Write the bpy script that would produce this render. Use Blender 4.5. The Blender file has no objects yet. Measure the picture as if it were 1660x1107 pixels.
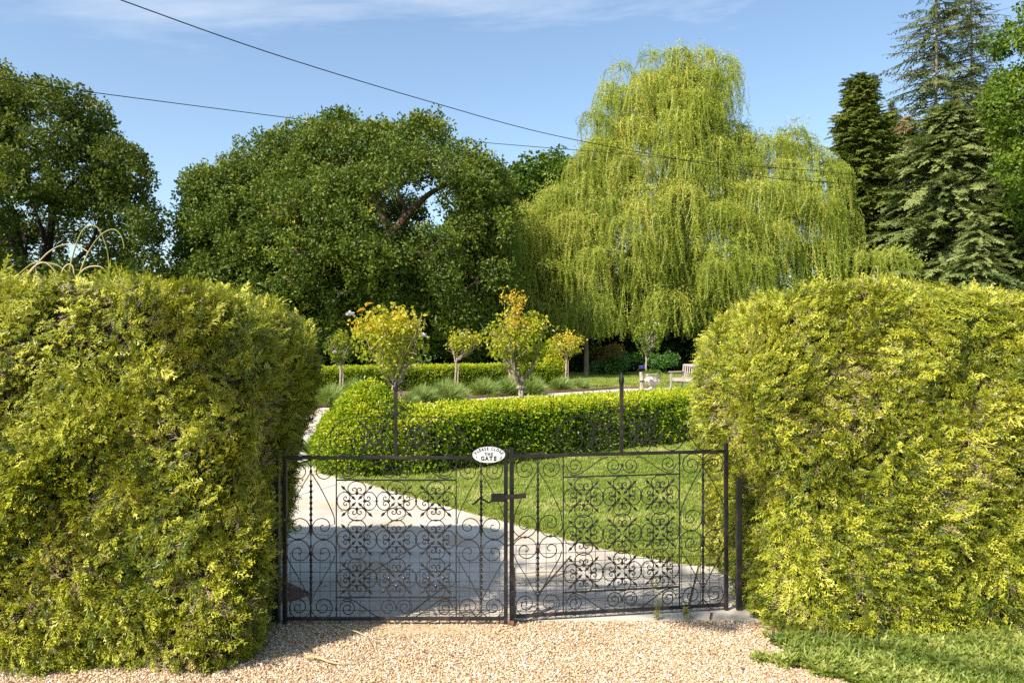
import bpy, bmesh, math, random
import numpy as np
from mathutils import Vector, Matrix

random.seed(7)
RNG = np.random.default_rng(11)
S = bpy.context.scene
COL = S.collection
R = math.radians

# ------------------------------------------------------------------ camera, sky, sun
F = 1291.0            # focal length in photo pixels (1660 wide)
CX, CY = 830.0, 553.5
EYE = 1.78
cam_d = bpy.data.cameras.new('camera')
cam_d.sensor_width = 36.0
cam_d.lens = 36.0 * F / 1660.0
cam_d.clip_start = 0.05
cam_d.clip_end = 3000
cam = bpy.data.objects.new('camera', cam_d)
COL.objects.link(cam)
cam.location = (0, 0, EYE)
cam.rotation_euler = (R(90), 0, 0)
S.camera = cam

SUN_EL = 43.0
SUN_AZ = 226.0        # compass bearing the sunlight comes from (0 = +Y, clockwise)
W = bpy.data.worlds.new('World')
S.world = W
W.use_nodes = True
wn, wl = W.node_tree.nodes, W.node_tree.links
wn.clear()
sky = wn.new('ShaderNodeTexSky')
sky.sky_type = 'NISHITA'
sky.sun_disc = False
sky.sun_elevation = R(SUN_EL)
sky.sun_rotation = R(SUN_AZ)
sky.air_density = 1.0
sky.dust_density = 1.0
sky.ozone_density = 1.5
bg = wn.new('ShaderNodeBackground')
bg.inputs['Strength'].default_value = 0.108
out = wn.new('ShaderNodeOutputWorld')
# thin cirrus: streaks of stretched noise over the whole dome
tc = wn.new('ShaderNodeTexCoord')
sep = wn.new('ShaderNodeSeparateXYZ')
wl.new(tc.outputs['Generated'], sep.inputs[0])
zc = wn.new('ShaderNodeMath'); zc.operation = 'MAXIMUM'; zc.inputs[1].default_value = 0.04
wl.new(sep.outputs['Z'], zc.inputs[0])
dx = wn.new('ShaderNodeMath'); dx.operation = 'DIVIDE'
dy = wn.new('ShaderNodeMath'); dy.operation = 'DIVIDE'
wl.new(sep.outputs['X'], dx.inputs[0]); wl.new(zc.outputs[0], dx.inputs[1])
wl.new(sep.outputs['Y'], dy.inputs[0]); wl.new(zc.outputs[0], dy.inputs[1])
cmb = wn.new('ShaderNodeCombineXYZ')
wl.new(dx.outputs[0], cmb.inputs[0]); wl.new(dy.outputs[0], cmb.inputs[1])
mp = wn.new('ShaderNodeMapping')
mp.inputs['Location'].default_value = (0.9, 0.35, 0)
mp.inputs['Rotation'].default_value = (0, 0, R(-24))
mp.inputs['Scale'].default_value = (0.8, 1.7, 1)
wl.new(cmb.outputs[0], mp.inputs[0])
n1 = wn.new('ShaderNodeTexNoise'); n1.inputs['Scale'].default_value = 0.75
n1.inputs['Detail'].default_value = 9; n1.inputs['Roughness'].default_value = 0.62; n1.inputs['Distortion'].default_value = 0.6
wl.new(mp.outputs[0], n1.inputs['Vector'])
cr = wn.new('ShaderNodeMapRange'); cr.inputs[1].default_value = 0.53; cr.inputs[2].default_value = 0.82
cr.inputs[3].default_value = 0.0; cr.inputs[4].default_value = 0.75
wl.new(n1.outputs['Fac'], cr.inputs[0])
cm = wn.new('ShaderNodeMixRGB'); cm.inputs[2].default_value = (7.0, 7.2, 7.5, 1)
hi = wn.new('ShaderNodeMapRange'); hi.inputs[1].default_value = 0.30; hi.inputs[2].default_value = 0.385
wl.new(sep.outputs['Z'], hi.inputs[0])
cf = wn.new('ShaderNodeMath'); cf.operation = 'MULTIPLY'
wl.new(cr.outputs[0], cf.inputs[0]); wl.new(hi.outputs[0], cf.inputs[1])
wl.new(cf.outputs[0], cm.inputs[0]); hs_ = wn.new('ShaderNodeHueSaturation'); hs_.inputs['Hue'].default_value = 0.496
hs_.inputs['Saturation'].default_value = 1.0; hs_.inputs['Value'].default_value = 1.2
wl.new(sky.outputs[0], hs_.inputs['Color']); wl.new(hs_.outputs[0], cm.inputs[1])
wl.new(cm.outputs[0], bg.inputs['Color'])
wl.new(bg.outputs[0], out.inputs['Surface'])

sun_d = bpy.data.lights.new('sun', 'SUN')
sun_d.energy = 5.0
sun_d.angle = R(0.53)
sun_d.color = (1.0, 0.94, 0.84)
sun = bpy.data.objects.new('sun', sun_d)
COL.objects.link(sun)
_az, _el = R(SUN_AZ), R(SUN_EL)
TO_SUN = Vector((math.sin(_az) * math.cos(_el), math.cos(_az) * math.cos(_el), math.sin(_el)))
sun.rotation_euler = TO_SUN.to_track_quat('Z', 'Y').to_euler()
sun.location = (-20, -20, 30)

S.view_settings.view_transform = 'Standard'
S.view_settings.look = 'None'
S.view_settings.gamma = 1.0
S.view_settings.use_curve_mapping = False
S.view_settings.exposure = 0.74
S.cycles.use_denoising = False
S.cycles.max_bounces = 6
S.cycles.diffuse_bounces = 2
S.cycles.glossy_bounces = 2
S.cycles.transmission_bounces = 4
S.cycles.transparent_max_bounces = 4


def at(px, py, Y):
    return np.array(((px - CX) / F * Y, Y, EYE - (py - CY) / F * Y))


def gp(px, py, z=0.0):
    Y = F * (EYE - z) / (py - CY)
    return ((px - CX) / F * Y, Y)


# ------------------------------------------------------------------ materials
def mat(name):
    m = bpy.data.materials.new(name)
    m.use_nodes = True
    nt = m.node_tree
    nt.nodes.clear()
    o = nt.nodes.new('ShaderNodeOutputMaterial')
    return m, nt, o


def leaf_mat(name, stops, trans=0.35, rough=0.45, spec=0.35, hue_noise=0.0):
    """leaf colour runs over STOPS with the instance's tint"""
    m, nt, o = mat(name)
    a = nt.nodes.new('ShaderNodeAttribute'); a.attribute_type = 'INSTANCER'; a.attribute_name = 'tint'
    ramp = nt.nodes.new('ShaderNodeValToRGB')
    el = ramp.color_ramp.elements
    while len(el) < len(stops):
        el.new(0.5)
    for i, (p, c) in enumerate(stops):
        el[i].position = p
        el[i].color = (*c, 1)
    nt.links.new(a.outputs['Fac'], ramp.inputs[0])
    p = nt.nodes.new('ShaderNodeBsdfPrincipled')
    p.inputs['Roughness'].default_value = rough
    p.inputs['Specular IOR Level'].default_value = spec
    nt.links.new(ramp.outputs[0], p.inputs['Base Color'])
    t = nt.nodes.new('ShaderNodeBsdfTranslucent')
    hs = nt.nodes.new('ShaderNodeMixRGB'); hs.blend_type = 'MULTIPLY'; hs.inputs[0].default_value = 1.0
    hs.inputs[2].default_value = (1.15, 1.15, 0.55, 1)
    nt.links.new(ramp.outputs[0], hs.inputs[1])
    nt.links.new(hs.outputs[0], t.inputs['Color'])
    mx = nt.nodes.new('ShaderNodeMixShader'); mx.inputs[0].default_value = trans
    nt.links.new(p.outputs[0], mx.inputs[1]); nt.links.new(t.outputs[0], mx.inputs[2])
    nt.links.new(mx.outputs[0], o.inputs['Surface'])
    return m


def noise_mat(name, stops, scale=5.0, detail=6, rough=0.8, spec=0.3, metallic=0.0, bump=0.0, bscale=40.0, bdist=0.01,
              stretch=(1, 1, 1), scale2=None, amt2=0.3, dark2=(0, 0, 0), rnd=0.0):
    m, nt, o = mat(name)
    L = nt.links.new
    tc = nt.nodes.new('ShaderNodeTexCoord')
    mp = nt.nodes.new('ShaderNodeMapping'); mp.inputs['Scale'].default_value = stretch
    L(tc.outputs['Object'], mp.inputs[0])
    n = nt.nodes.new('ShaderNodeTexNoise'); n.inputs['Scale'].default_value = scale; n.inputs['Detail'].default_value = detail
    n.inputs['Roughness'].default_value = 0.62
    L(mp.outputs[0], n.inputs['Vector'])
    ramp = nt.nodes.new('ShaderNodeValToRGB')
    el = ramp.color_ramp.elements
    while len(el) < len(stops):
        el.new(0.5)
    for i, (p_, c) in enumerate(stops):
        el[i].position = p_
        el[i].color = (*c, 1)
    L(n.outputs['Fac'], ramp.inputs[0])
    colr = ramp.outputs[0]
    if scale2:
        n2 = nt.nodes.new('ShaderNodeTexNoise'); n2.inputs['Scale'].default_value = scale2; n2.inputs['Detail'].default_value = 5
        L(mp.outputs[0], n2.inputs['Vector'])
        mr = nt.nodes.new('ShaderNodeMapRange'); mr.inputs[1].default_value = 0.5; mr.inputs[2].default_value = 0.72
        mr.inputs[3].default_value = 0; mr.inputs[4].default_value = amt2
        L(n2.outputs['Fac'], mr.inputs[0])
        mm = nt.nodes.new('ShaderNodeMixRGB'); mm.inputs[2].default_value = (*dark2, 1)
        L(mr.outputs[0], mm.inputs[0]); L(colr, mm.inputs[1])
        colr = mm.outputs[0]
    if rnd:
        oi = nt.nodes.new('ShaderNodeObjectInfo')
        hv = nt.nodes.new('ShaderNodeHueSaturation')
        mr = nt.nodes.new('ShaderNodeMapRange'); mr.inputs[3].default_value = 1 - rnd; mr.inputs[4].default_value = 1 + rnd
        L(oi.outputs['Random'], mr.inputs[0]); L(mr.outputs[0], hv.inputs['Value']); L(colr, hv.inputs['Color'])
        colr = hv.outputs[0]
    p = nt.nodes.new('ShaderNodeBsdfPrincipled')
    p.inputs['Roughness'].default_value = rough
    p.inputs['Specular IOR Level'].default_value = spec
    p.inputs['Metallic'].default_value = metallic
    L(colr, p.inputs['Base Color'])
    if bump:
        nb = nt.nodes.new('ShaderNodeTexNoise'); nb.inputs['Scale'].default_value = bscale; nb.inputs['Detail'].default_value = 6
        L(mp.outputs[0], nb.inputs['Vector'])
        b = nt.nodes.new('ShaderNodeBump'); b.inputs['Strength'].default_value = bump; b.inputs['Distance'].default_value = bdist
        L(nb.outputs['Fac'], b.inputs['Height']); L(b.outputs[0], p.inputs['Normal'])
    L(p.outputs[0], o.inputs['Surface'])
    return m


def two(a, b, p0=0.35, p1=0.65):
    return [(p0, a), (p1, b)]


M = {}
M['frond'] = leaf_mat('golden_conifer_leaf', [(0.0, (0.028, 0.050, 0.006)), (0.28, (0.085, 0.12, 0.010)), (0.55, (0.24, 0.265, 0.016)), (0.8, (0.42, 0.425, 0.028)), (1.0, (0.60, 0.575, 0.10))], trans=0.15, rough=0.4, spec=0.3)
M['dry_frond'] = leaf_mat('dry_conifer_twig', [(0, (0.12, 0.07, 0.04)), (0.5, (0.36, 0.25, 0.16)), (1, (0.62, 0.50, 0.38))], trans=0.05, rough=0.7, spec=0.2)
M['conifer_core'] = noise_mat('conifer_twig_shade', two((0.012, 0.012, 0.006), (0.045, 0.034, 0.018)), scale=14, rough=0.9, bump=1.0, bscale=30, bdist=0.05)  # twig colour darkened so the core holds the deep shade between fronds
M['box'] = leaf_mat('box_leaf', [(0.0, (0.06, 0.12, 0.006)), (0.45, (0.18, 0.28, 0.01)), (0.8, (0.38, 0.45, 0.014)), (1.0, (0.56, 0.54, 0.025))], trans=0.3, rough=0.4, spec=0.35)
M['box_core'] = noise_mat('box_inner', two((0.010, 0.016, 0.004), (0.03, 0.045, 0.008)), scale=20, rough=0.9, bump=1, bscale=40, bdist=0.03)
M['oak'] = leaf_mat('oak_leaf', [(0.0, (0.034, 0.070, 0.008)), (0.5, (0.115, 0.165, 0.020)), (0.85, (0.26, 0.28, 0.03)), (1.0, (0.42, 0.35, 0.04))], trans=0.25, rough=0.5, spec=0.28)
M['oak_olive'] = leaf_mat('olive_oak_leaf', [(0.0, (0.035, 0.060, 0.008)), (0.5, (0.095, 0.13, 0.014)), (0.85, (0.18, 0.20, 0.02)), (1.0, (0.30, 0.25, 0.03))], trans=0.25, rough=0.5, spec=0.28)
M['maple'] = leaf_mat('bright_leaf', [(0.0, (0.04, 0.09, 0.008)), (0.5, (0.13, 0.20, 0.015)), (1.0, (0.30, 0.36, 0.03))], trans=0.3, rough=0.45, spec=0.35)
M['dark_leaf'] = leaf_mat('dark_leaf', [(0.0, (0.010, 0.028, 0.005)), (0.5, (0.025, 0.06, 0.008)), (1.0, (0.05, 0.10, 0.012))], trans=0.2, rough=0.45, spec=0.35)
M['shrub'] = leaf_mat('laurel_leaf', [(0.0, (0.03, 0.09, 0.012)), (0.5, (0.07, 0.17, 0.02)), (1.0, (0.15, 0.26, 0.03))], trans=0.25, rough=0.35, spec=0.5)
M['russet'] = leaf_mat('russet_leaf', [(0.0, (0.10, 0.10, 0.02)), (0.5, (0.20, 0.15, 0.03)), (1.0, (0.30, 0.17, 0.06))], trans=0.25)
M['willow'] = leaf_mat('willow_leaf', [(0.0, (0.15, 0.21, 0.022)), (0.5, (0.36, 0.42, 0.055)), (0.85, (0.54, 0.55, 0.11)), (1.0, (0.68, 0.56, 0.12))], trans=0.35, rough=0.4, spec=0.35)
M['conifer'] = leaf_mat('hemlock_needle', [(0.0, (0.07, 0.11, 0.035)), (0.5, (0.20, 0.25, 0.075)), (1.0, (0.38, 0.41, 0.14))], trans=0.2, rough=0.5, spec=0.35)
M['cypress'] = leaf_mat('cypress_needle', [(0.0, (0.06, 0.10, 0.015)), (0.5, (0.18, 0.22, 0.035)), (1.0, (0.36, 0.36, 0.06))], trans=0.2, rough=0.5, spec=0.3)
M['sparse'] = leaf_mat('thin_conifer_needle', [(0.0, (0.05, 0.075, 0.02)), (0.5, (0.11, 0.14, 0.035)), (1.0, (0.20, 0.21, 0.06))], trans=0.15)
M['rusty'] = leaf_mat('rusty_needle', [(0.0, (0.30, 0.15, 0.08)), (1.0, (0.48, 0.28, 0.18))], trans=0.2)
M['rose'] = leaf_mat('rose_leaf', [(0.0, (0.14, 0.20, 0.014)), (0.4, (0.34, 0.37, 0.02)), (0.8, (0.58, 0.50, 0.04)), (1.0, (0.72, 0.40, 0.04))], trans=0.4, rough=0.35, spec=0.45)
M['rose_green'] = leaf_mat('green_rose_leaf', [(0.0, (0.06, 0.12, 0.012)), (0.5, (0.15, 0.22, 0.015)), (1.0, (0.36, 0.36, 0.025))], trans=0.4, rough=0.35, spec=0.45)
M['lavender'] = leaf_mat('lavender_stem', [(0.0, (0.10, 0.16, 0.03)), (0.5, (0.23, 0.32, 0.065)), (1.0, (0.42, 0.47, 0.15))], trans=0.2, rough=0.6)
M['grass'] = leaf_mat('lawn_blade', [(0.0, (0.12, 0.18, 0.022)), (0.45, (0.27, 0.34, 0.045)), (0.8, (0.44, 0.47, 0.11)), (1.0, (0.64, 0.57, 0.26))], trans=0.35, rough=0.45, spec=0.3)
M['weed'] = leaf_mat('verge_leaf', [(0.0, (0.08, 0.14, 0.02)), (0.5, (0.24, 0.30, 0.045)), (1.0, (0.52, 0.52, 0.15))], trans=0.35, rough=0.45, spec=0.35)
M['stone'] = leaf_mat('pebble', [(0.0, (0.16, 0.09, 0.05)), (0.14, (0.34, 0.19, 0.09)), (0.34, (0.50, 0.32, 0.16)), (0.6, (0.60, 0.45, 0.26)), (0.82, (0.66, 0.54, 0.40)), (0.94, (0.74, 0.69, 0.62)), (1.0, (0.24, 0.21, 0.19))], trans=0.0, rough=0.6, spec=0.35)
M['white_stone'] = leaf_mat('path_chipping', [(0.0, (0.40, 0.34, 0.28)), (0.5, (0.60, 0.55, 0.48)), (1.0, (0.74, 0.71, 0.66))], trans=0.0, rough=0.7)
M['sand'] = noise_mat('sandy_gravel_bed', [(0.3, (0.30, 0.20, 0.11)), (0.5, (0.50, 0.36, 0.21)), (0.7, (0.62, 0.48, 0.31))], scale=60, detail=9, rough=0.95, bump=0.8, bscale=120, bdist=0.004)
M['slab'] = noise_mat('sawn_stone_slab', [(0.3, (0.44, 0.385, 0.30)), (0.5, (0.55, 0.49, 0.40)), (0.72, (0.62, 0.56, 0.47))], scale=2.2, detail=8, rough=0.75, bump=0.35, bscale=60, bdist=0.003, scale2=1.3, amt2=0.6, dark2=(0.40, 0.29, 0.16), rnd=0.07)
M['joint'] = noise_mat('joint_sand', two((0.13, 0.10, 0.06), (0.24, 0.19, 0.12)), scale=30, rough=0.95)
M['soil'] = noise_mat('bed_mulch', two((0.10, 0.05, 0.035), (0.30, 0.17, 0.12)), scale=25, detail=8, rough=0.95, bump=0.8, bscale=40, bdist=0.03)
M['lawn'] = noise_mat('lawn_ground', [(0.3, (0.06, 0.11, 0.015)), (0.55, (0.13, 0.21, 0.025)), (0.75, (0.24, 0.29, 0.05))], scale=3.5, detail=10, rough=0.95, bump=1.0, bscale=90, bdist=0.03, stretch=(1, 1, 1))
M['field'] = noise_mat('rough_grass_ground', [(0.3, (0.07, 0.13, 0.015)), (0.5, (0.14, 0.23, 0.03)), (0.72, (0.22, 0.29, 0.045))], scale=1.2, detail=10, rough=0.95, bump=1.0, bscale=30, bdist=0.06)
M['path'] = noise_mat('white_gravel', [(0.3, (0.40, 0.35, 0.29)), (0.5, (0.60, 0.55, 0.48)), (0.7, (0.72, 0.69, 0.63))], scale=40, detail=8, rough=0.95, bump=0.8, bscale=80, bdist=0.01)
M['iron'] = noise_mat('black_painted_iron', [(0.35, (0.006, 0.006, 0.007)), (0.6, (0.012, 0.011, 0.012)), (0.78, (0.05, 0.034, 0.026))], scale=18, detail=8, rough=0.45, spec=0.5, bump=0.3, bscale=90, bdist=0.002, scale2=13, amt2=0.5, dark2=(0.10, 0.055, 0.035))
M['iron_thin'] = noise_mat('weathered_black_iron', [(0.38, (0.013, 0.011, 0.011)), (0.62, (0.026, 0.020, 0.018)), (0.82, (0.09, 0.055, 0.04))], scale=24, detail=8, rough=0.42, spec=0.5, bump=0.3, bscale=120, bdist=0.001)
M['rust'] = noise_mat('flaking_rust', two((0.10, 0.045, 0.03), (0.26, 0.13, 0.08)), scale=30, rough=0.9, bump=0.5, bscale=80, bdist=0.003)
M['wire'] = noise_mat('mesh_wire', two((0.03, 0.024, 0.022), (0.09, 0.06, 0.05)), scale=20, rough=0.5)
M['sign'] = noise_mat('white_enamel', two((0.78, 0.78, 0.77), (0.84, 0.84, 0.83)), scale=8, rough=0.3, spec=0.5)
M['ink'] = noise_mat('black_enamel', two((0.015, 0.015, 0.015), (0.03, 0.03, 0.03)), scale=20, rough=0.35)
M['cable'] = noise_mat('cable_black', two((0.012, 0.012, 0.013), (0.02, 0.02, 0.02)), scale=3, rough=0.6)
M['oak_bark'] = noise_mat('oak_bark', [(0.3, (0.08, 0.055, 0.036)), (0.55, (0.20, 0.145, 0.095)), (0.75, (0.34, 0.26, 0.17))], scale=3, detail=9, rough=0.95, bump=1.0, bscale=9, bdist=0.08, stretch=(1, 1, 0.35))
M['dark_bark'] = noise_mat('dark_bark', two((0.02, 0.015, 0.012), (0.06, 0.045, 0.035)), scale=4, rough=0.95, bump=1, bscale=8, bdist=0.06, stretch=(1, 1, 0.3))
M['grey_bark'] = noise_mat('grey_bark', two((0.16, 0.12, 0.09), (0.34, 0.27, 0.21)), scale=5, detail=8, rough=0.95, bump=0.8, bscale=12, bdist=0.03, stretch=(1, 1, 0.3))
M['rose_bark'] = noise_mat('rose_stem_bark', two((0.22, 0.16, 0.11), (0.46, 0.38, 0.28)), scale=20, rough=0.9, bump=0.6, bscale=40, bdist=0.01)
M['stake'] = noise_mat('weathered_stake', two((0.30, 0.22, 0.15), (0.55, 0.46, 0.35)), scale=12, rough=0.9, stretch=(1, 1, 0.15))
M['teak'] = noise_mat('weathered_teak', two((0.26, 0.21, 0.18), (0.46, 0.39, 0.34)), scale=10, rough=0.85, stretch=(1, 1, 0.2), bump=0.4, bscale=30, bdist=0.003)
M['urn'] = noise_mat('lichened_stone', [(0.3, (0.22, 0.17, 0.13)), (0.5, (0.48, 0.42, 0.35)), (0.7, (0.62, 0.57, 0.50))], scale=14, detail=8, rough=0.95, bump=1.0, bscale=25, bdist=0.02)
M['post'] = noise_mat('old_post_wood', two((0.20, 0.15, 0.12), (0.50, 0.43, 0.36)), scale=14, rough=0.95, stretch=(1, 1, 0.3), bump=0.8, bscale=40, bdist=0.01)
M['cane'] = noise_mat('dry_cane', two((0.30, 0.22, 0.08), (0.62, 0.50, 0.28)), scale=7, rough=0.5, spec=0.4)
M['cane_green'] = noise_mat('green_cane', two((0.16, 0.17, 0.02), (0.42, 0.36, 0.10)), scale=5, rough=0.5, spec=0.4)
M['petal'] = leaf_mat('white_petal', [(0, (0.78, 0.76, 0.70)), (1, (0.84, 0.83, 0.80))], trans=0.3, rough=0.6)
M['petal_flat'] = noise_mat('white_petals', two((0.74, 0.72, 0.66), (0.84, 0.83, 0.79)), scale=30, rough=0.6, bump=1.0, bscale=40, bdist=0.02)
M['violet'] = noise_mat('violet_petals', two((0.08, 0.07, 0.30), (0.20, 0.18, 0.50)), scale=20, rough=0.6)
M['edging'] = noise_mat('timber_edging', two((0.16, 0.08, 0.06), (0.32, 0.18, 0.14)), scale=10, rough=0.9)


# ------------------------------------------------------------------ object helpers
def link(o, parent=None):
    COL.objects.link(o)
    if parent is not None:
        o.parent = parent
    return o


def tag(o, label=None, cat=None, group=None, kind=None):
    if label: o['label'] = label
    if cat: o['category'] = cat
    if group: o['group'] = group
    if kind: o['kind'] = kind
    return o


def empty(name, loc, label=None, cat=None, group=None, rz=0.0):
    o = bpy.data.objects.new(name, None)
    o.location = loc
    o.rotation_euler = (0, 0, rz)
    o.empty_display_size = 0.1
    link(o)
    return tag(o, label, cat, group)


class MB:
    def __init__(self):
        self.v, self.f = [], []

    def add(self, vs, fs):
        b = len(self.v)
        self.v.extend([tuple(map(float, p)) for p in vs])
        self.f.extend([tuple(i + b for i in f) for f in fs])

    def box(self, c, s, rot=None):
        x, y, z = s[0] / 2, s[1] / 2, s[2] / 2
        vs = [Vector((i * x, j * y, k * z)) for k in (-1, 1) for j in (-1, 1) for i in (-1, 1)]
        if rot is not None:
            vs = [rot @ p for p in vs]
        vs = [p + Vector(c) for p in vs]
        self.add(vs, [(0, 2, 3, 1), (4, 5, 7, 6), (0, 1, 5, 4), (2, 6, 7, 3), (0, 4, 6, 2), (1, 3, 7, 5)])

    def tube(self, pts, rad, n=6, phase=0.0, ref=None):
        pts = [Vector(p) for p in pts]
        m = len(pts)
        if not hasattr(rad, '__len__'):
            rad = [rad] * m
        ref = Vector(ref) if ref is not None else None
        vs, fs = [], []
        prev = None
        for i, p in enumerate(pts):
            t = (pts[min(i + 1, m - 1)] - pts[max(i - 1, 0)]).normalized()
            if ref is not None:
                a = ref - t * ref.dot(t)
            elif prev is not None:
                a = prev - t * prev.dot(t)
            else:
                a = t.orthogonal()
            if a.length < 1e-6:
                a = t.orthogonal()
            a.normalize()
            prev = a
            b = t.cross(a)
            for k in range(n):
                an = phase + 2 * math.pi * k / n
                vs.append(p + (a * math.cos(an) + b * math.sin(an)) * rad[i])
        for i in range(m - 1):
            for k in range(n):
                k2 = (k + 1) % n
                fs.append((i * n + k, i * n + k2, (i + 1) * n + k2, (i + 1) * n + k))
        fs.append(tuple(range(n - 1, -1, -1)))
        fs.append(tuple((m - 1) * n + k for k in range(n)))
        self.add(vs, fs)

    def lathe(self, prof, n=20, c=(0, 0, 0), wob=0.0):
        vs, fs = [], []
        for i, (r, z) in enumerate(prof):
            for k in range(n):
                a = 2 * math.pi * k / n
                rr = r * (1 + wob * math.sin(5 * a + i) * math.sin(i * 1.7))
                vs.append((c[0] + rr * math.cos(a), c[1] + rr * math.sin(a), c[2] + z))
        for i in range(len(prof) - 1):
            for k in range(n):
                k2 = (k + 1) % n
                fs.append((i * n + k, i * n + k2, (i + 1) * n + k2, (i + 1) * n + k))
        fs.append(tuple(range(n - 1, -1, -1)))
        fs.append(tuple((len(prof) - 1) * n + k for k in range(n)))
        self.add(vs, fs)

    def mesh(self, name, m, smooth=False):
        me = bpy.data.meshes.new(name)
        me.from_pydata(self.v, [], self.f)
        me.materials.append(m)
        if smooth:
            me.polygons.foreach_set('use_smooth', [True] * len(me.polygons))
        me.update()
        return me

    def build(self, name, m, parent=None, smooth=False, bevel=0.0, loc=None):
        o = bpy.data.objects.new(name, self.mesh(name, m, smooth))
        if loc is not None:
            o.location = loc
        link(o, parent)
        if bevel:
            b = o.modifiers.new('bevel', 'BEVEL'); b.width = bevel; b.segments = 2; b.limit_method = 'ANGLE'
        return o


def catmull(pts, k=6):
    P = [np.array(p, float) for p in pts]
    P = [2 * P[0] - P[1]] + P + [2 * P[-1] - P[-2]]
    res = []
    for i in range(1, len(P) - 2):
        for j in range(k):
            t = j / k
            res.append(0.5 * ((2 * P[i]) + (-P[i - 1] + P[i + 1]) * t + (2 * P[i - 1] - 5 * P[i] + 4 * P[i + 1] - P[i + 2]) * t * t
                              + (-P[i - 1] + 3 * P[i] - 3 * P[i + 1] + P[i + 2]) * t ** 3))
    res.append(P[-2])
    return res


def wobble(p, s=1.0, seed=0.0):
    """cheap smooth 3-D noise in about -1..1, for arrays n x 3"""
    p = np.asarray(p, float) * s
    x, y, z = p[..., 0], p[..., 1], p[..., 2]
    return (np.sin(1.7 * x + 1.1 * y + seed) * np.cos(1.3 * z - 0.9 * x + 2 * seed) + 0.6 * np.sin(3.1 * y - 2.3 * z + 1.9 * x + 3 * seed)
            + 0.4 * np.sin(5.3 * x + 4.1 * z - 3.7 * y + seed * 5)) / 1.6


# ------------------------------------------------------------------ small foliage pieces that get scattered
PROTO = {}


def proto(name, mb, m):
    o = bpy.data.objects.new(name, mb.mesh(name, m))
    PROTO.setdefault(name, o)
    return o


def leaf_geo(mb, base, d, nrm, L, Wd, fold=0.25):
    """a pointed leaf: two triangles folded on the midrib"""
    d = Vector(d).normalized()
    nrm = Vector(nrm)
    s = d.cross(nrm)
    if s.length < 1e-5:
        s = d.orthogonal()
    s.normalize()
    n2 = s.cross(d)
    b = Vector(base)
    mid = b + d * L * 0.45
    mb.add([b, mid + s * Wd / 2 + n2 * Wd * fold, b + d * L - n2 * L * 0.08, mid - s * Wd / 2 + n2 * Wd * fold], [(0, 1, 2), (0, 2, 3)])


def rvec():
    while True:
        v = Vector((random.uniform(-1, 1), random.uniform(-1, 1), random.uniform(-1, 1)))
        if 0.05 < v.length < 1:
            return v.normalized()


def frond_proto(name, m, L=0.15, dry=False):
    """flattened spray of scale-leaf conifer: stem along +Y, fan in XY"""
    mb = MB()
    w = 0.0115 if not dry else 0.0055

    def seg(p0, ang, ln, level):
        d = Vector((math.sin(ang), math.cos(ang), -0.15 * level + random.uniform(-0.35, 0.35)))
        d.normalize()
        p1 = p0 + d * ln
        side = Vector((d.y, -d.x, random.uniform(-0.9, 0.9))).normalized() * w * (0.5 if level else 0.4)
        m1 = p0 + d * ln * 0.42
        mb.add([p0, m1 + side, p1, m1 - side], [(0, 1, 2, 3)])
        return d
    droop = random.uniform(0.1, 0.6)
    n = 6
    for i in range(n):
        t = i / (n - 1)
        p = Vector((0.012 * math.sin(t * 3), L * t, -droop * L * t * t))
        if i < n - 1:
            seg(p, random.uniform(-0.15, 0.15), L / (n - 1) * 1.7, 0)
        ln = L * (0.42 * (1 - t) ** 0.7 + 0.14) * random.uniform(0.6, 1.15)
        for sd in (-1, 1):
            if dry and random.random() < 0.45:
                continue
            a = sd * random.uniform(0.45, 0.95)
            d = seg(p, a, ln, 1)
            if ln > 0.035 and not dry:
                for s2 in (-1, 1):
                    seg(p + d * ln * random.uniform(0.3, 0.6), a + s2 * random.uniform(0.5, 0.8), ln * random.uniform(0.35, 0.5), 2)
    return proto(name, mb, m)


def cluster_proto(name, m, n, rad, L, Wd, flat=0.8):
    mb = MB()
    for i in range(n):
        v = rvec()
        p = v * rad * random.uniform(0.2, 1.0) ** 0.6
        p.z *= flat
        d = (v * 0.7 + rvec()).normalized()
        leaf_geo(mb, p, d, (Vector((0, 0, 1)) * 0.9 + rvec()), L * random.uniform(0.7, 1.2), Wd * random.uniform(0.8, 1.2))
    return proto(name, mb, m)


FR = [frond_proto('frond', M['frond'], L) for L in (0.12, 0.16, 0.19, 0.14)] + [frond_proto('dry_frond', M['dry_frond'], L, True) for L in (0.12, 0.16)]
BOX = [cluster_proto('box_sprig', M['box'], 12, 0.055, 0.040, 0.027) for _ in range(3)]
OAK = [cluster_proto('oak_spray', M['oak'], 20, 0.34, 0.17, 0.10, 0.6) for _ in range(4)]
OAKO = [cluster_proto('olive_spray', M['oak_olive'], 20, 0.34, 0.17, 0.10, 0.6) for _ in range(3)]
MAPLE = [cluster_proto('bright_spray', M['maple'], 18, 0.36, 0.20, 0.16, 0.5) for _ in range(3)]
DARK = [cluster_proto('dark_spray', M['dark_leaf'], 18, 0.42, 0.24, 0.15, 0.6) for _ in range(3)]
SHRUB = [cluster_proto('laurel_spray', M['shrub'], 16, 0.16, 0.11, 0.055, 0.7) for _ in range(3)]
RUSSET = [cluster_proto('russet_spray', M['russet'], 16, 0.16, 0.09, 0.05, 0.7) for _ in range(2)]
ROSE = [cluster_proto('rose_spray', M['rose'], 9, 0.10, 0.072, 0.048, 0.8) for _ in range(4)]
ROSEG = [cluster_proto('rose_spray_green', M['rose_green'], 9, 0.10, 0.072, 0.048, 0.8) for _ in range(4)]


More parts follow.
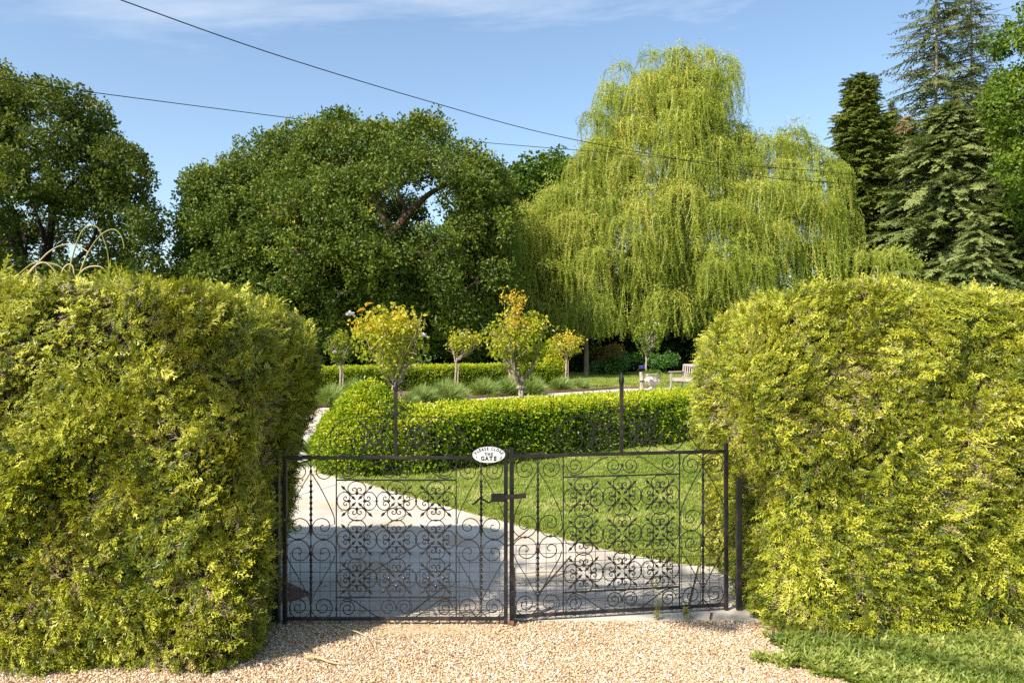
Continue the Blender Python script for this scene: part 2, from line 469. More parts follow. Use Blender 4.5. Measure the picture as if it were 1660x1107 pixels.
def blades_proto(name, m, n, rad, h, w, lean=0.5, tips=None):
    mb = MB()
    for i in range(n):
        a = random.uniform(0, 6.283)
        r = rad * math.sqrt(random.random())
        b = Vector((r * math.cos(a), r * math.sin(a), 0))
        a2 = random.uniform(0, 6.283) if tips is None else a + random.uniform(-0.6, 0.6)
        ln = h * random.uniform(0.6, 1.15)
        lv = lean * random.uniform(0.2, 1)
        d = Vector((math.cos(a2) * lv, math.sin(a2) * lv, 1)).normalized()
        s = Vector((-math.sin(a2 + 0.6), math.cos(a2 + 0.6), 0)) * w / 2
        p1 = b + d * ln * 0.55
        p2 = b + d * ln + Vector((math.cos(a2), math.sin(a2), -0.3)) * ln * 0.25 * lv
        mb.add([b - s, b + s, p1 + s * 0.9, p1 - s * 0.9, p2], [(0, 1, 2, 3), (3, 2, 4)])
    return proto(name, mb, m)


GRASS = [blades_proto('grass_tuft', M['grass'], 16, 0.05, 0.042, 0.0055, 0.9) for _ in range(4)]
LAV = [blades_proto('lavender_tuft', M['lavender'], 26, 0.03, 0.30, 0.007, 0.5, 1) for _ in range(3)]
VERGE = [blades_proto('verge_tuft', M['weed'], 12, 0.03, 0.06, 0.006, 1.2) for _ in range(2)]
WEED = []
for q in range(3):
    mb = MB()
    for i in range(9):
        a = i * 2.4 + random.uniform(-0.3, 0.3)
        e = random.uniform(0.15, 0.9)
        d = Vector((math.cos(a) * math.cos(e), math.sin(a) * math.cos(e), math.sin(e)))
        leaf_geo(mb, Vector((0, 0, 0.004)) + d * 0.008, d, Vector((0, 0, 1)), random.uniform(0.022, 0.042), random.uniform(0.012, 0.02))
    WEED.append(proto('weed_rosette', mb, M['weed']))

LITTER = []
for q in range(3):
    mb = MB()
    leaf_geo(mb, (-0.015, 0, 0.002), (1, 0.1 * q, 0.1), (0, 0, 1), 0.03, 0.014 + 0.003 * q, 0.2)
    if q == 2:
        mb.tube([(-0.05, 0, 0.003), (0.0, 0.01, 0.006), (0.05, 0, 0.003)], 0.0012, 4)
    LITTER.append(proto('dead_leaf', mb, M['dry_frond']))

STONES = []
for q in range(4):
    bm = bmesh.new()
    bmesh.ops.create_icosphere(bm, subdivisions=1, radius=1.0)
    for v in bm.verts:
        v.co *= random.uniform(0.8, 1.15)
        v.co.z *= 0.6
        v.co.x *= random.uniform(0.95, 1.2)
    me = bpy.data.meshes.new('pebble')
    bm.to_mesh(me); bm.free()
    me.materials.append(M['stone'])
    STONES.append(bpy.data.objects.new('pebble', me))
CHIPS = []
for q in range(3):
    me = STONES[q].data.copy(); me.materials.clear(); me.materials.append(M['white_stone'])
    CHIPS.append(bpy.data.objects.new('chip', me))


def strand_proto(name, L=3.0, n=60):
    """an arching then hanging willow shoot: leaves along a drooping line"""
    mb = MB()
    pts = []
    bx, by = random.uniform(-0.25, 0.25), random.uniform(-0.22, 0.22)
    reach = random.uniform(0.45, 1.0)
    for i in range(11):
        t = i / 10
        pts.append(Vector((reach * (1 - math.exp(-4.5 * t)) + bx * t * t, by * math.sin(t * 4), 0.30 * math.sin(min(t * 7, math.pi)) - L * max(0, t - 0.10) ** 1.1)))
    mb.tube(pts, [0.014] * 3 + [0.008] * 8, 3)
    for i in range(n):
        t = (i + random.random()) / n
        k = min(int(t * 10), 9)
        p = pts[k].lerp(pts[k + 1], t * 10 - k)
        a = random.uniform(0, 6.283)
        d = Vector((math.cos(a) * 0.7, math.sin(a) * 0.7, -1 + random.uniform(-0.2, 0.9)))
        leaf_geo(mb, p + rvec() * 0.03, d, rvec(), random.uniform(0.10, 0.17), random.uniform(0.030, 0.048), 0.1)
    return proto(name, mb, M['willow'])


WTUFT = [cluster_proto('willow_tuft', M['willow'], 18, 0.34, 0.15, 0.042, 0.9) for _ in range(3)]
STRAND = [strand_proto('willow_shoot') for _ in range(7)]


def bough_proto(name, m, L=2.0, n=60, dr=0.25, spray=0.34, wd=0.05):
    """flat conifer bough along +X that droops at its tip, set with hanging sprays"""
    mb = MB()
    pts = [Vector((L * t, 0, -dr * L * t * t + 0.08 * L * t)) for t in np.linspace(0, 1, 6)]
    mb.tube(pts, [0.03, 0.026, 0.02, 0.015, 0.01, 0.004], 3)
    for i in range(n):
        t = 0.12 + 0.88 * (i + random.random()) / n
        p = Vector((L * t, 0, -dr * L * t * t + 0.08 * L * t))
        sd = 1 if i % 2 else -1
        ln = spray * (1.35 - t) * random.uniform(0.6, 1.3)
        d = Vector((0.6, sd * random.uniform(0.5, 1.0), random.uniform(-0.6, 0.05))).normalized()
        for j in range(4):
            q = p + d * ln * j / 4
            for s2 in (-1, 1):
                dd = (d + Vector((random.uniform(-0.2, 0.5), s2 * 0.7, random.uniform(-0.5, 0.1)))).normalized()
                leaf_geo(mb, q, dd, Vector((0, 0, 1)) + rvec() * 0.6, ln * random.uniform(0.3, 0.55), wd * random.uniform(0.7, 1.3), 0.05)
    return proto(name, mb, m)


BOUGH = [bough_proto('hemlock_bough', M['conifer']) for _ in range(3)]
CYP = [bough_proto('cypress_bough', M['cypress'], 1.6, 50, 0.1, 0.36, 0.06) for _ in range(3)]
SPARSE = [bough_proto('sparse_bough', M['sparse'], 2.2, 18, 0.12, 0.40, 0.05) for _ in range(3)]
RUSTY = [bough_proto('rusty_bough', M['rusty'], 1.2, 18, 0.2, 0.3, 0.06)]

# ------------------------------------------------------------------ scattering
_groups = {}


def scatter_group(protos):
    key = tuple(o.name for o in protos)
    if key in _groups:
        return _groups[key]
    g = bpy.data.node_groups.new('scatter', 'GeometryNodeTree')
    g.interface.new_socket('Geometry', in_out='INPUT', socket_type='NodeSocketGeometry')
    g.interface.new_socket('Geometry', in_out='OUTPUT', socket_type='NodeSocketGeometry')
    N, L = g.nodes, g.links
    gi, go = N.new('NodeGroupInput'), N.new('NodeGroupOutput')

    def attr(name, typ):
        a = N.new('GeometryNodeInputNamedAttribute'); a.data_type = typ; a.inputs['Name'].default_value = name
        return [s for s in a.outputs if s.enabled and s.name == 'Attribute'][0]
    rot, scl, idx = attr('rot', 'FLOAT_VECTOR'), attr('scl', 'FLOAT_VECTOR'), attr('pick', 'INT')
    e2r = N.new('FunctionNodeEulerToRotation'); L.new(rot, e2r.inputs[0])
    jn = N.new('GeometryNodeJoinGeometry')
    for k, o in enumerate(protos):
        cp = N.new('FunctionNodeCompare'); cp.data_type = 'INT'; cp.operation = 'EQUAL'
        ins = [s for s in cp.inputs if s.enabled and s.type == 'INT']
        L.new(idx, ins[0]); ins[1].default_value = k
        oi = N.new('GeometryNodeObjectInfo'); oi.inputs['Object'].default_value = o; oi.inputs['As Instance'].default_value = False
        ip = N.new('GeometryNodeInstanceOnPoints')
        L.new(gi.outputs[0], ip.inputs['Points']); L.new(cp.outputs[0], ip.inputs['Selection'])
        L.new(oi.outputs['Geometry'], ip.inputs['Instance']); L.new(e2r.outputs[0], ip.inputs['Rotation']); L.new(scl, ip.inputs['Scale'])
        L.new(ip.outputs[0], jn.inputs[0])
    L.new(jn.outputs[0], go.inputs[0])
    _groups[key] = g
    return g


def scatter(name, pts, rot, scl, pick, tint, protos, parent=None, kind='stuff'):
    n = len(pts)
    me = bpy.data.meshes.new(name)
    me.vertices.add(n)
    me.vertices.foreach_set('co', np.asarray(pts, np.float32).ravel())
    scl = np.asarray(scl, np.float32)
    if scl.ndim == 1:
        scl = np.repeat(scl[:, None], 3, 1)
    for nm, typ, key, arr in (('rot', 'FLOAT_VECTOR', 'vector', rot), ('scl', 'FLOAT_VECTOR', 'vector', scl), ('pick', 'INT', 'value', pick), ('tint', 'FLOAT', 'value', tint)):
        a = me.attributes.new(nm, typ, 'POINT')
        a.data.foreach_set(key, np.asarray(arr, np.int32 if typ == 'INT' else np.float32).ravel())
    me.materials.append(protos[0].data.materials[0])
    me.update()
    o = bpy.data.objects.new(name, me)
    link(o, parent)
    md = o.modifiers.new('scatter', 'NODES')
    md.node_group = scatter_group(protos)
    if kind:
        o['kind'] = kind
    return o


def norm(a):
    return a / np.maximum(np.linalg.norm(a, axis=-1, keepdims=True), 1e-9)


def euler_from_axes(y, z):
    """rotations whose local Y runs along y and local Z close to z"""
    y = norm(y)
    x = norm(np.cross(y, z))
    z = np.cross(x, y)
    R20, R21, R22, R10, R00 = x[:, 2], y[:, 2], z[:, 2], x[:, 1], x[:, 0]
    return np.stack([np.arctan2(R21, R22), np.arcsin(np.clip(-R20, -1, 1)), np.arctan2(R10, R00)], 1)


def rand_unit(n):
    return norm(RNG.normal(size=(n, 3)))


def sample_mesh(me, n, offset=None):
    me.calc_loop_triangles()
    T = np.empty(len(me.loop_triangles) * 3, np.int32)
    me.loop_triangles.foreach_get('vertices', T)
    T = T.reshape(-1, 3)
    V = np.empty(len(me.vertices) * 3, np.float32)
    me.vertices.foreach_get('co', V)
    V = V.reshape(-1, 3)
    A, B, C = V[T[:, 0]], V[T[:, 1]], V[T[:, 2]]
    nr = np.cross(B - A, C - A)
    ar = np.linalg.norm(nr, axis=1) / 2
    k = RNG.choice(len(T), n, p=ar / ar.sum())
    u, v = RNG.random(n), RNG.random(n)
    f = u + v > 1
    u[f], v[f] = 1 - u[f], 1 - v[f]
    P = A[k] + (B - A)[k] * u[:, None] + (C - A)[k] * v[:, None]
    return P, norm(nr[k])


def shrink(me, d):
    """pull a surface in along its vertex normals"""
    n = len(me.vertices)
    V = np.empty(n * 3, np.float32); me.vertices.foreach_get('co', V)
    K = np.array([v.normal for v in me.vertices], np.float32)
    V = V.reshape(-1, 3) - K * d
    me.vertices.foreach_set('co', V.ravel())
    me.update()


# ------------------------------------------------------------------ ground
def sheet(name, poly, z, m, kind='structure'):
    me = bpy.data.meshes.new(name)
    me.from_pydata([(x, y, z) for x, y in poly], [], [tuple(range(len(poly)))])
    me.materials.append(m)
    me.update()
    if me.polygons[0].normal.z < 0:
        me.flip_normals()
    o = bpy.data.objects.new(name, me)
    link(o)
    return tag(o, kind=kind)


sheet('ground', [(-900, -300), (900, -300), (900, 1500), (-900, 1500)], -0.035, M['field'])

EDGE = [gp(*p) for p in ((1230, 930), (1175, 919), (1100, 910), (1040, 900), (960, 883), (900, 866), (830, 846), (760, 829), (700, 813), (650, 798), (600, 784), (548, 773))]
DRIVE = [(-4.6, 5.09), (2.6, 5.09), (2.6, 6.15)] + EDGE + [(-2.75, 11.35), (-4.6, 11.6)]
sheet('gravel_ground', [(-7, -1.5), (9, -1.5), (9, 5.12), (-7, 5.12)], -0.008, M['sand'])
sheet('driveway_bed', [(-4.7, 5.11), (2.7, 5.11), (2.7, 6.2)] + [(x + 0.03, y + 0.03) for x, y in EDGE] + [(-2.7, 11.4), (-4.7, 11.7)], -0.012, M['joint'])
LAWN = [(9, 5.6), (2.6, 5.9), (2.6, 6.17)] + [(x + 0.01, y + 0.01) for x, y in EDGE] + [(-2.0, 11.5), (3.2, 15.2), (9, 19.5)]
sheet('lawn', LAWN, -0.004, M['lawn'])
# far side: white gravel path, mulch bed
BACK = [gp(*p) for p in ((470, 667), (520, 660), (580, 658), (650, 655), (700, 651), (760, 646), (850, 639.5), (950, 633.5), (1000, 630), (1060, 628.5))]
PATH = [(-3.2, 11.6), (-5.9, 11.6), (-7.0, 16)] + BACK + [(8, 31), (9.5, 27), (4.6, 25), (0.0, 19.5), (-2.6, 14.5)]
sheet('gravel_path', PATH, -0.014, M['path'])
BED = [(x, y + 0.1) for x, y in BACK[:-2]] + [(2.6, 32.5), (-2.0, 31), (-7.5, 28.0), (-9.0, 24)]
sheet('flower_bed', BED, -0.006, M['soil'])
me_edge = MB()
ep = [(x, y + 0.02, 0.0) for x, y in BACK]
for a, b in zip(ep[:-1], ep[1:]):
    a, b = Vector(a), Vector(b)
    ang = math.atan2(b.y - a.y, b.x - a.x)
    me_edge.box((a + b) / 2 + Vector((0, 0, 0.02)), ((b - a).length, 0.05, 0.11), Matrix.Rotation(ang, 3, 'Z'))
tag(me_edge.build('timber_edging', M['edging']), 'long low reddish timber edging between white path and lavender bed', 'edging')


def clip_poly(sub, a, b):
    """keep what lies left of the line a->b"""
    out_ = []
    def side(p):
        return (b[0] - a[0]) * (p[1] - a[1]) - (b[1] - a[1]) * (p[0] - a[0])
    for i in range(len(sub)):
        p, q = sub[i], sub[(i + 1) % len(sub)]
        sp, sq = side(p), side(q)
        if sp >= 0:
            out_.append(p)
        if (sp >= 0) != (sq >= 0):
            t = sp / (sp - sq)
            out_.append((p[0] + (q[0] - p[0]) * t, p[1] + (q[1] - p[1]) * t))
    return out_


drive = tag(empty('driveway', (0, 0, 0)), kind='structure')
random.seed(3)
rows_ = [-1.5]
while rows_[-1] < 14:
    rows_.append(rows_[-1] + random.uniform(0.85, 1.25))
TH = R(-17)
cs, sn = math.cos(TH), math.sin(TH)
def tw(u, v):
    return (u * cs - v * sn - 3.0, u * sn + v * cs + 5.0)
for r0, r1 in zip(rows_[:-1], rows_[1:]):
    u = -4 + random.uniform(0, 0.8)
    while u < 9:
        w = random.uniform(1.0, 1.9)
        g = 0.009
        cell = [tw(u + g, r0 + g), tw(u + w - g, r0 + g + random.uniform(-.05, .05)), tw(u + w - g, r1 - g), tw(u + g, r1 - g)]
        poly = DRIVE[:]
        for i in range(4):
            poly = clip_poly(poly, cell[i], cell[(i + 1) % 4])
            if len(poly) < 3:
                break
        u += w
        if len(poly) < 3:
            continue
        ar = 0.5 * abs(sum(poly[i][0] * poly[(i + 1) % len(poly)][1] - poly[(i + 1) % len(poly)][0] * poly[i][1] for i in range(len(poly))))
        if ar < 0.02:
            continue
        n = len(poly)
        h = random.uniform(-0.0012, 0.0012)
        mb = MB()
        mb.add([(x, y, h) for x, y in poly] + [(x, y, -0.03) for x, y in poly],
               [tuple(range(n))] + [(i, i + n, (i + 1) % n + n, (i + 1) % n) for i in range(n)])
        o = mb.build('paving_slab', M['slab'], drive)
        if o.data.polygons[0].normal.z < 0:
            o.data.flip_normals()


def in_poly(P, poly):
    x, y = P[:, 0], P[:, 1]
    r = np.zeros(len(P), bool)
    j = len(poly) - 1
    for i in range(len(poly)):
        xi, yi = poly[i]; xj, yj = poly[j]
        c = ((yi > y) != (yj > y)) & (x < (xj - xi) * (y - yi) / (yj - yi + 1e-12) + xi)
        r ^= c
        j = i
    return r


# ------------------------------------------------------------------ hedges
def grid_box(nx, ny, nz, fn):
    """surface of a box without its bottom, every point sent through fn((u,v,w) with u,v in -1..1, w in 0..1)"""
    pts, faces, idx = [], [], {}
    def vid(u, v, w):
        k = (round(u, 5), round(v, 5), round(w, 5))
        if k not in idx:
            idx[k] = len(pts); pts.append(k)
        return idx[k]
    U = np.linspace(-1, 1, nx + 1); V = np.linspace(-1, 1, ny + 1); Wz = np.linspace(0, 1, nz + 1)
    for i in range(nx):
        for j in range(nz):
            faces.append((vid(U[i], -1, Wz[j]), vid(U[i + 1], -1, Wz[j]), vid(U[i + 1], -1, Wz[j + 1]), vid(U[i], -1, Wz[j + 1])))
            faces.append((vid(U[i + 1], 1, Wz[j]), vid(U[i], 1, Wz[j]), vid(U[i], 1, Wz[j + 1]), vid(U[i + 1], 1, Wz[j + 1])))
        for j in range(ny):
            faces.append((vid(U[i], V[j], 1), vid(U[i + 1], V[j], 1), vid(U[i + 1], V[j + 1], 1), vid(U[i], V[j + 1], 1)))
    for i in range(ny):
        for j in range(nz):
            faces.append((vid(-1, V[i + 1], Wz[j]), vid(-1, V[i], Wz[j]), vid(-1, V[i], Wz[j + 1]), vid(-1, V[i + 1], Wz[j + 1])))
            faces.append((vid(1, V[i], Wz[j]), vid(1, V[i + 1], Wz[j]), vid(1, V[i + 1], Wz[j + 1]), vid(1, V[i], Wz[j + 1])))
    P = fn(np.array(pts, float))
    mb = MB()
    mb.add(P, faces)
    return mb


def superbox(p, n=5.0, nt=3.0):
    """round a box: exponent n in plan, nt towards the top"""
    u, v, w = p[:, 0], p[:, 1], p[:, 2]
    m = (np.abs(u) ** n + np.abs(v) ** n) ** (1 / n)
    mx = np.maximum(np.abs(u), np.abs(v))
    k = np.where(m > 0, mx / np.maximum(m, 1e-9), 1)
    u2, v2 = u * k, v * k
    r = mx
    q = (r ** nt + w ** nt) ** (1 / nt)
    s = np.maximum(r, w) / np.maximum(q, 1e-9)
    return np.stack([u2 * s, v2 * s, w * s], 1)


def conifer_hedge(name, label, x0, x1, y0, y1, h, slant, n, topn, seed, fall=0.0):
    root = empty(name, ((x0 + x1) / 2, (y0 + y1) / 2, 0), label, 'hedge')
    cx, cy = (x0 + x1) / 2, (y0 + y1) / 2

    def fn(p):
        q = superbox(p, 14.0, topn)
        x = q[:, 0] * (x1 - x0) / 2
        y = q[:, 1] * (y1 - y0) / 2
        z = q[:, 2] * h
        P = np.stack([x, y, z], 1)
        d = norm(np.stack([q[:, 0] ** 5, q[:, 1] ** 5, q[:, 2] ** 5 * 0.8], 1) + 1e-6)
        a = 0.045 * wobble(P, 1.8, seed) + 0.035 * wobble(P, 5.0, seed + 2) + 0.022 * wobble(P, 10.0, seed + 3)
        P = P + d * a[:, None]
        P[:, 0] += slant(P[:, 0] + cx, P[:, 1] + cy, P[:, 2])
        P[:, 2] *= 1 - fall * np.clip(P[:, 0] + cx - 2.4, 0, 3)
        P[:, 2] = np.maximum(P[:, 2], -0.02)
        return P
    mb = grid_box(90, 36, 44, fn)
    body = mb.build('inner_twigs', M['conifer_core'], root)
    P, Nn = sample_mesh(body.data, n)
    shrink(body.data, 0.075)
    wpos = P + np.array([cx, cy, 0])
    # drop what faces away and is far outside the frame
    far = np.clip((np.abs(wpos[:, 0]) - 3.3) / 0.5, 0, 1)
    keep = ((Nn[:, 1] < 0.6) | (P[:, 2] > h * 0.8) | (RNG.random(n) < 0.15)) & (RNG.random(n) > far * 0.85)
    P, Nn, wpos = P[keep], Nn[keep], wpos[keep]
    n = len(P)
    low = np.clip(1 - P[:, 2] / (h * 0.8), 0, 1)
    up = np.array([0, 0, 1.0])
    patch = wobble(P, 2.6, seed + 9)
    # neighbouring fronds comb the same way
    comb = np.stack([wobble(P, 1.9, seed + 1), wobble(P, 1.9, seed + 4), wobble(P, 1.9, seed + 7)], 1)
    d = norm(Nn * RNG.uniform(0.0, 0.6, (n, 1)) + comb * np.array([0.95, 0.8, 0.5]) + rand_unit(n) * 0.55 + up * (0.2 - 0.45 * low)[:, None])
    rot = euler_from_axes(d, norm(Nn + rand_unit(n) * 0.45 + up * 0.45))
    dry = RNG.random(n) < np.clip(0.17 + 0.30 * patch, 0.05, 0.6)
    pick = np.where(dry, RNG.integers(4, 6, n), RNG.integers(0, 4, n))
    scl = RNG.uniform(0.30, 0.64, n) * (1 + 0.18 * wobble(P, 3, seed))
    big = RNG.random(n) < 0.02
    scl[big] *= 1.5
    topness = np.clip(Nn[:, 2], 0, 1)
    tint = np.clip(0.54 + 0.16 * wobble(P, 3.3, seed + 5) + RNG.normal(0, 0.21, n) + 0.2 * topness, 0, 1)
    off = RNG.uniform(-0.085, 0.004, n)
    off[dry] -= 0.005
    P = P + Nn * off[:, None]
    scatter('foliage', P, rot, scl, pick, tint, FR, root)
    return root


def left_slant(x, y, z):
    back = np.clip((y - 4.9) / 1.3, 0, 1)
    side = np.clip((x + 3.0) / 1.5, 0, 1)
    lo = np.clip((1.3 - z) / 1.3, 0, 1)
    return side * (-0.24 * back * lo - 0.09 * np.clip((1.5 - z) / 0.6, 0, 1) * np.clip((y - 4.6) / 0.3, 0, 1) + 0.02)


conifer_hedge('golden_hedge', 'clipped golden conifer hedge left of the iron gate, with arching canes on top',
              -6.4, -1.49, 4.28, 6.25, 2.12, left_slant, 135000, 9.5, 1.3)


def right_slant(x, y, z):
    side = np.clip((3.2 - x) / 1.6, 0, 1)
    return side * (0.11 * np.clip((1.25 - z) / 0.4, 0, 1) - 0.03 * np.clip((5.2 - y) / 0.3, 0, 1) * np.clip((z - 1.0) / 0.3, 0, 1))


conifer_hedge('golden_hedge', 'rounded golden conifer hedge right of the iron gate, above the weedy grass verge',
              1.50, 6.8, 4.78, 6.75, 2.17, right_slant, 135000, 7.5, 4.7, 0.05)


def box_foliage(body, root, n, seed=0.0, lo=0.35, s=(0.7, 1.25), protos=None, t0=0.42, ttop=0.42):
    P, Nn = sample_mesh(body.data, n)
    shrink(body.data, 0.03)
    n = len(P)
    d = norm(Nn + rand_unit(n) * 0.8)
    rot = euler_from_axes(rand_unit(n), d)
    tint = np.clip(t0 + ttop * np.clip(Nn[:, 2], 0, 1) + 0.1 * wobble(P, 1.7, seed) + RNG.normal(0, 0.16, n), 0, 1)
    P = P + Nn * RNG.uniform(-0.05, 0.02, (n, 1))
    pr = protos or BOX
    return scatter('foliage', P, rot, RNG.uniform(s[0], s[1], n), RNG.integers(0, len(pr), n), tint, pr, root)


def box_hedge(label, A, B, thick, h, n, seed=0.0, s=(0.7, 1.25), tn=9.0):
    """A, B: the foot of its front face"""
    A, B = np.array(A, float), np.array(B, float)
    u = norm((B - A)[None])[0]
    L = np.linalg.norm(B - A)
    nb = np.array([-u[1], u[0]])
    c = (A + B) / 2 + nb * thick / 2
    root = empty('box_hedge', (c[0], c[1], 0), label, 'hedge', rz=math.atan2(u[1], u[0]))

    def fn(p):
        q = superbox(p, 12.0, tn)
        P = np.stack([q[:, 0] * L / 2, q[:, 1] * thick / 2, q[:, 2] * h], 1)
        P[:, 1] *= 1 + 0.03 * wobble(P, 2, seed)
        P[:, 2] += 0.018 * wobble(P, 2.4, seed + 3) * (P[:, 2] > h * 0.5)
        return P
    body = grid_box(40, 10, 8, fn).build('inner_twigs', M['box_core'], root)
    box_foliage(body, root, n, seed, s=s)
    return root


box_hedge('low clipped box hedge running behind the lawn, joined to the domed topiary', (-1.45, 10.45), (5.6, 16.1), 1.35, 0.80, 15000, 0.5, s=(0.85, 1.4))
box_hedge('far low box hedge behind the lavender bed', (-7.6, 26.6), (2.1, 32.3), 1.2, 0.82, 9000, 2.5, (1.2, 2.0))


def topiary(label, c, prof, n, s=(0.7, 1.25), sides=28, square=False, t0=0.45):
    root = empty('box_topiary', (c[0], c[1], 0), label, 'topiary')
    mb = MB()
    if square:
        vs, fs = [], []
        for r, z in prof:
            for k in range(4):
                for j in range(5):
                    a = math.pi / 4 + k * math.pi / 2 + 0.5
                    b = a + math.pi / 2
                    p = np.array([math.cos(a), math.sin(a)]) * (1 - j / 5) + np.array([math.cos(b), math.sin(b)]) * (j / 5)
                    vs.append((p[0] * r * 1.3, p[1] * r * 1.3, z))
        m_ = 20
        for i in range(len(prof) - 1):
            for k in range(m_):
                fs.append((i * m_ + k, i * m_ + (k + 1) % m_, (i + 1) * m_ + (k + 1) % m_, (i + 1) * m_ + k))
        mb.add(vs, fs)
    else:
        mb.lathe(prof, sides)
    body = mb.build('inner_twigs', M['box_core'], root)
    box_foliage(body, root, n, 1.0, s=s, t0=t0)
    return root


topiary('domed green topiary cone at the near end of the box hedge', (-2.0, 11.12),
        [(0.64, 0.0), (0.72, 0.2), (0.73, 0.42), (0.66, 0.6), (0.52, 0.8), (0.36, 0.98), (0.2, 1.12), (0.08, 1.19), (0.01, 1.21)], 6500)
topiary('pointed yellow topiary pyramid rising from the end of the far hedge', (1.55, 32.6),
        [(0.5, 0.0), (0.5, 0.8), (0.34, 1.12), (0.17, 1.5), (0.02, 1.85)], 1500, (1.2, 1.9), square=True, t0=0.8)

# ------------------------------------------------------------------ stuff on the ground
n = 92000
P = np.stack([RNG.uniform(-3.0, 2.3, n), 3.95 + 1.16 * RNG.random(n) ** 1.0, np.zeros(n)], 1)
bare = np.exp(-(((P[:, 0] + 0.55) / 0.75) ** 2)) * np.clip((P[:, 1] - 4.80 + 0.05 * wobble(P, 4)) / 0.10, 0, 1)
bare = np.maximum(bare, np.clip((P[:, 0] - 1.5 - 0.25 * wobble(P, 5)) / 0.3, 0, 1) * 0.8)
keep = RNG.random(n) > bare * 0.93
P = P[keep]; n = len(P)
sc = RNG.uniform(0.0030, 0.0066, n) * np.where(RNG.random(n) < 0.06, 1.5, 1)
P[:, 2] = sc * RNG.uniform(0.0, 0.9, n) - 0.006
tint = RNG.random(n) ** 0.9
scatter('gravel_stones', P, RNG.uniform(0, 6.28, (n, 3)) * np.array([0.12, 0.12, 1]), sc, RNG.integers(0, 4, n), tint, STONES)

# lawn blades
n = 30000
yy = 5.9 + 10.5 * RNG.random(n) ** 1.35
xx = RNG.uniform(-2.6, 5.2, n)
P = np.stack([xx, yy, np.full(n, -0.006)], 1)
k = in_poly(P, LAWN) & (np.abs(P[:, 0]) < 0.42 * P[:, 1] + 0.4)
P = P[k]; n = len(P)
tint = np.clip(0.5 + 0.26 * wobble(P, 1.1, 3) + 0.2 * wobble(P, 4.1, 8) + RNG.normal(0, 0.15, n), 0, 1)
scatter('lawn_grass', P, np.stack([RNG.uniform(-.2, .2, n), RNG.uniform(-.2, .2, n), RNG.uniform(0, 6.28, n)], 1),
        RNG.uniform(0.7, 1.2, n) * (0.75 + 0.03 * P[:, 1]), RNG.integers(0, 4, n), tint, GRASS)
# longer blades hanging over the paving edge
ed = np.array(EDGE)
sg_ = RNG.integers(0, len(ed) - 1, 1500)
P = ed[sg_] + (ed[sg_ + 1] - ed[sg_]) * RNG.random((1500, 1)) + RNG.normal(0, 0.022, (1500, 2)) + np.array([0.012, 0.02])
P = np.concatenate([P, np.full((1500, 1), -0.006)], 1)
scatter('edge_grass', P, np.stack([RNG.uniform(0, .7, 1500), RNG.uniform(-.6, .2, 1500), RNG.uniform(-.5, .5, 1500)], 1), RNG.uniform(0.7, 1.4, 1500), RNG.integers(0, 4, 1500), np.clip(RNG.normal(.5, .2, 1500), 0, 1), GRASS)
# a few fallen leaves and twigs
n = 260
P = np.stack([RNG.uniform(-2.6, 2.4, n), RNG.uniform(4.1, 9.5, n), np.full(n, 0.003)], 1)
near = RNG.random(n) < 0.45
P[near, 0] = np.where(RNG.random(near.sum()) < 0.5, RNG.uniform(-1.9, -1.2, near.sum()), RNG.uniform(1.0, 1.8, near.sum()))
P = P[~in_poly(P, LAWN)]
n = len(P)
scatter('fallen_leaves', P, np.stack([RNG.normal(0, .25, n), RNG.normal(0, .25, n), RNG.uniform(0, 6.28, n)], 1), RNG.uniform(0.6, 1.3, n), RNG.integers(0, 3, n), RNG.random(n), LITTER)
sheet('soil_patch', [gp(430, 935), gp(455, 938), gp(507, 963), gp(470, 975), gp(430, 985)], 0.004, M['soil'])
# far lawn
n = 9000
P = np.stack([RNG.uniform(1.5, 12, n), RNG.uniform(29.5, 46, n), np.full(n, -0.035)], 1)
k = (P[:, 0] < 0.27 * P[:, 1]) & ~in_poly(P, PATH)
P = P[k]; n = len(P)
scatter('far_lawn_grass', P, np.stack([np.zeros(n), np.zeros(n), RNG.uniform(0, 6.28, n)], 1), RNG.uniform(1.4, 2.4, n), RNG.integers(0, 4, n),
        np.clip(0.55 + 0.2 * wobble(P, 0.6) + RNG.normal(0, 0.12, n), 0, 1), GRASS)
# weedy verge under the right hedge
n = 16000
P = np.stack([RNG.uniform(0.95, 3.6, n), RNG.uniform(3.9, 5.05, n), np.full(n, -0.006)], 1)
lim = 1.62 + 0.12 * wobble(P, 6, 2) - np.clip((4.85 - P[:, 1]) * 0.35, -1, 0.16) + 0.35 * np.clip((4.45 - P[:, 1]) / 0.3, 0, 1)
k = RNG.random(n) < np.clip((P[:, 0] - lim) / 0.10, 0, 1) * (0.9 - 0.35 * (wobble(P, 3.1, 5) > 0.5))
P = P[k]; n = len(P)
scatter('verge_weeds', P, np.stack([RNG.uniform(-.4, .4, n), RNG.uniform(-.4, .4, n), RNG.uniform(0, 6.28, n)], 1),
        RNG.uniform(0.8, 1.7, n), np.where(RNG.random(n) < 0.86, RNG.integers(0, 3, n), RNG.integers(3, 5, n)),
        np.clip(0.5 + 0.25 * wobble(P, 4, 1) + RNG.normal(0, 0.16, n), 0, 1), WEED + VERGE)
# scattered weeds along the gate foot
spots = [gp(1064, 1003), (1.13, 5.22), gp(1395, 1050), gp(640, 1010), gp(478, 1016)]
# ------------------------------------------------------------------ gate
GATE_H0, GATE_H1 = 0.02, 1.047


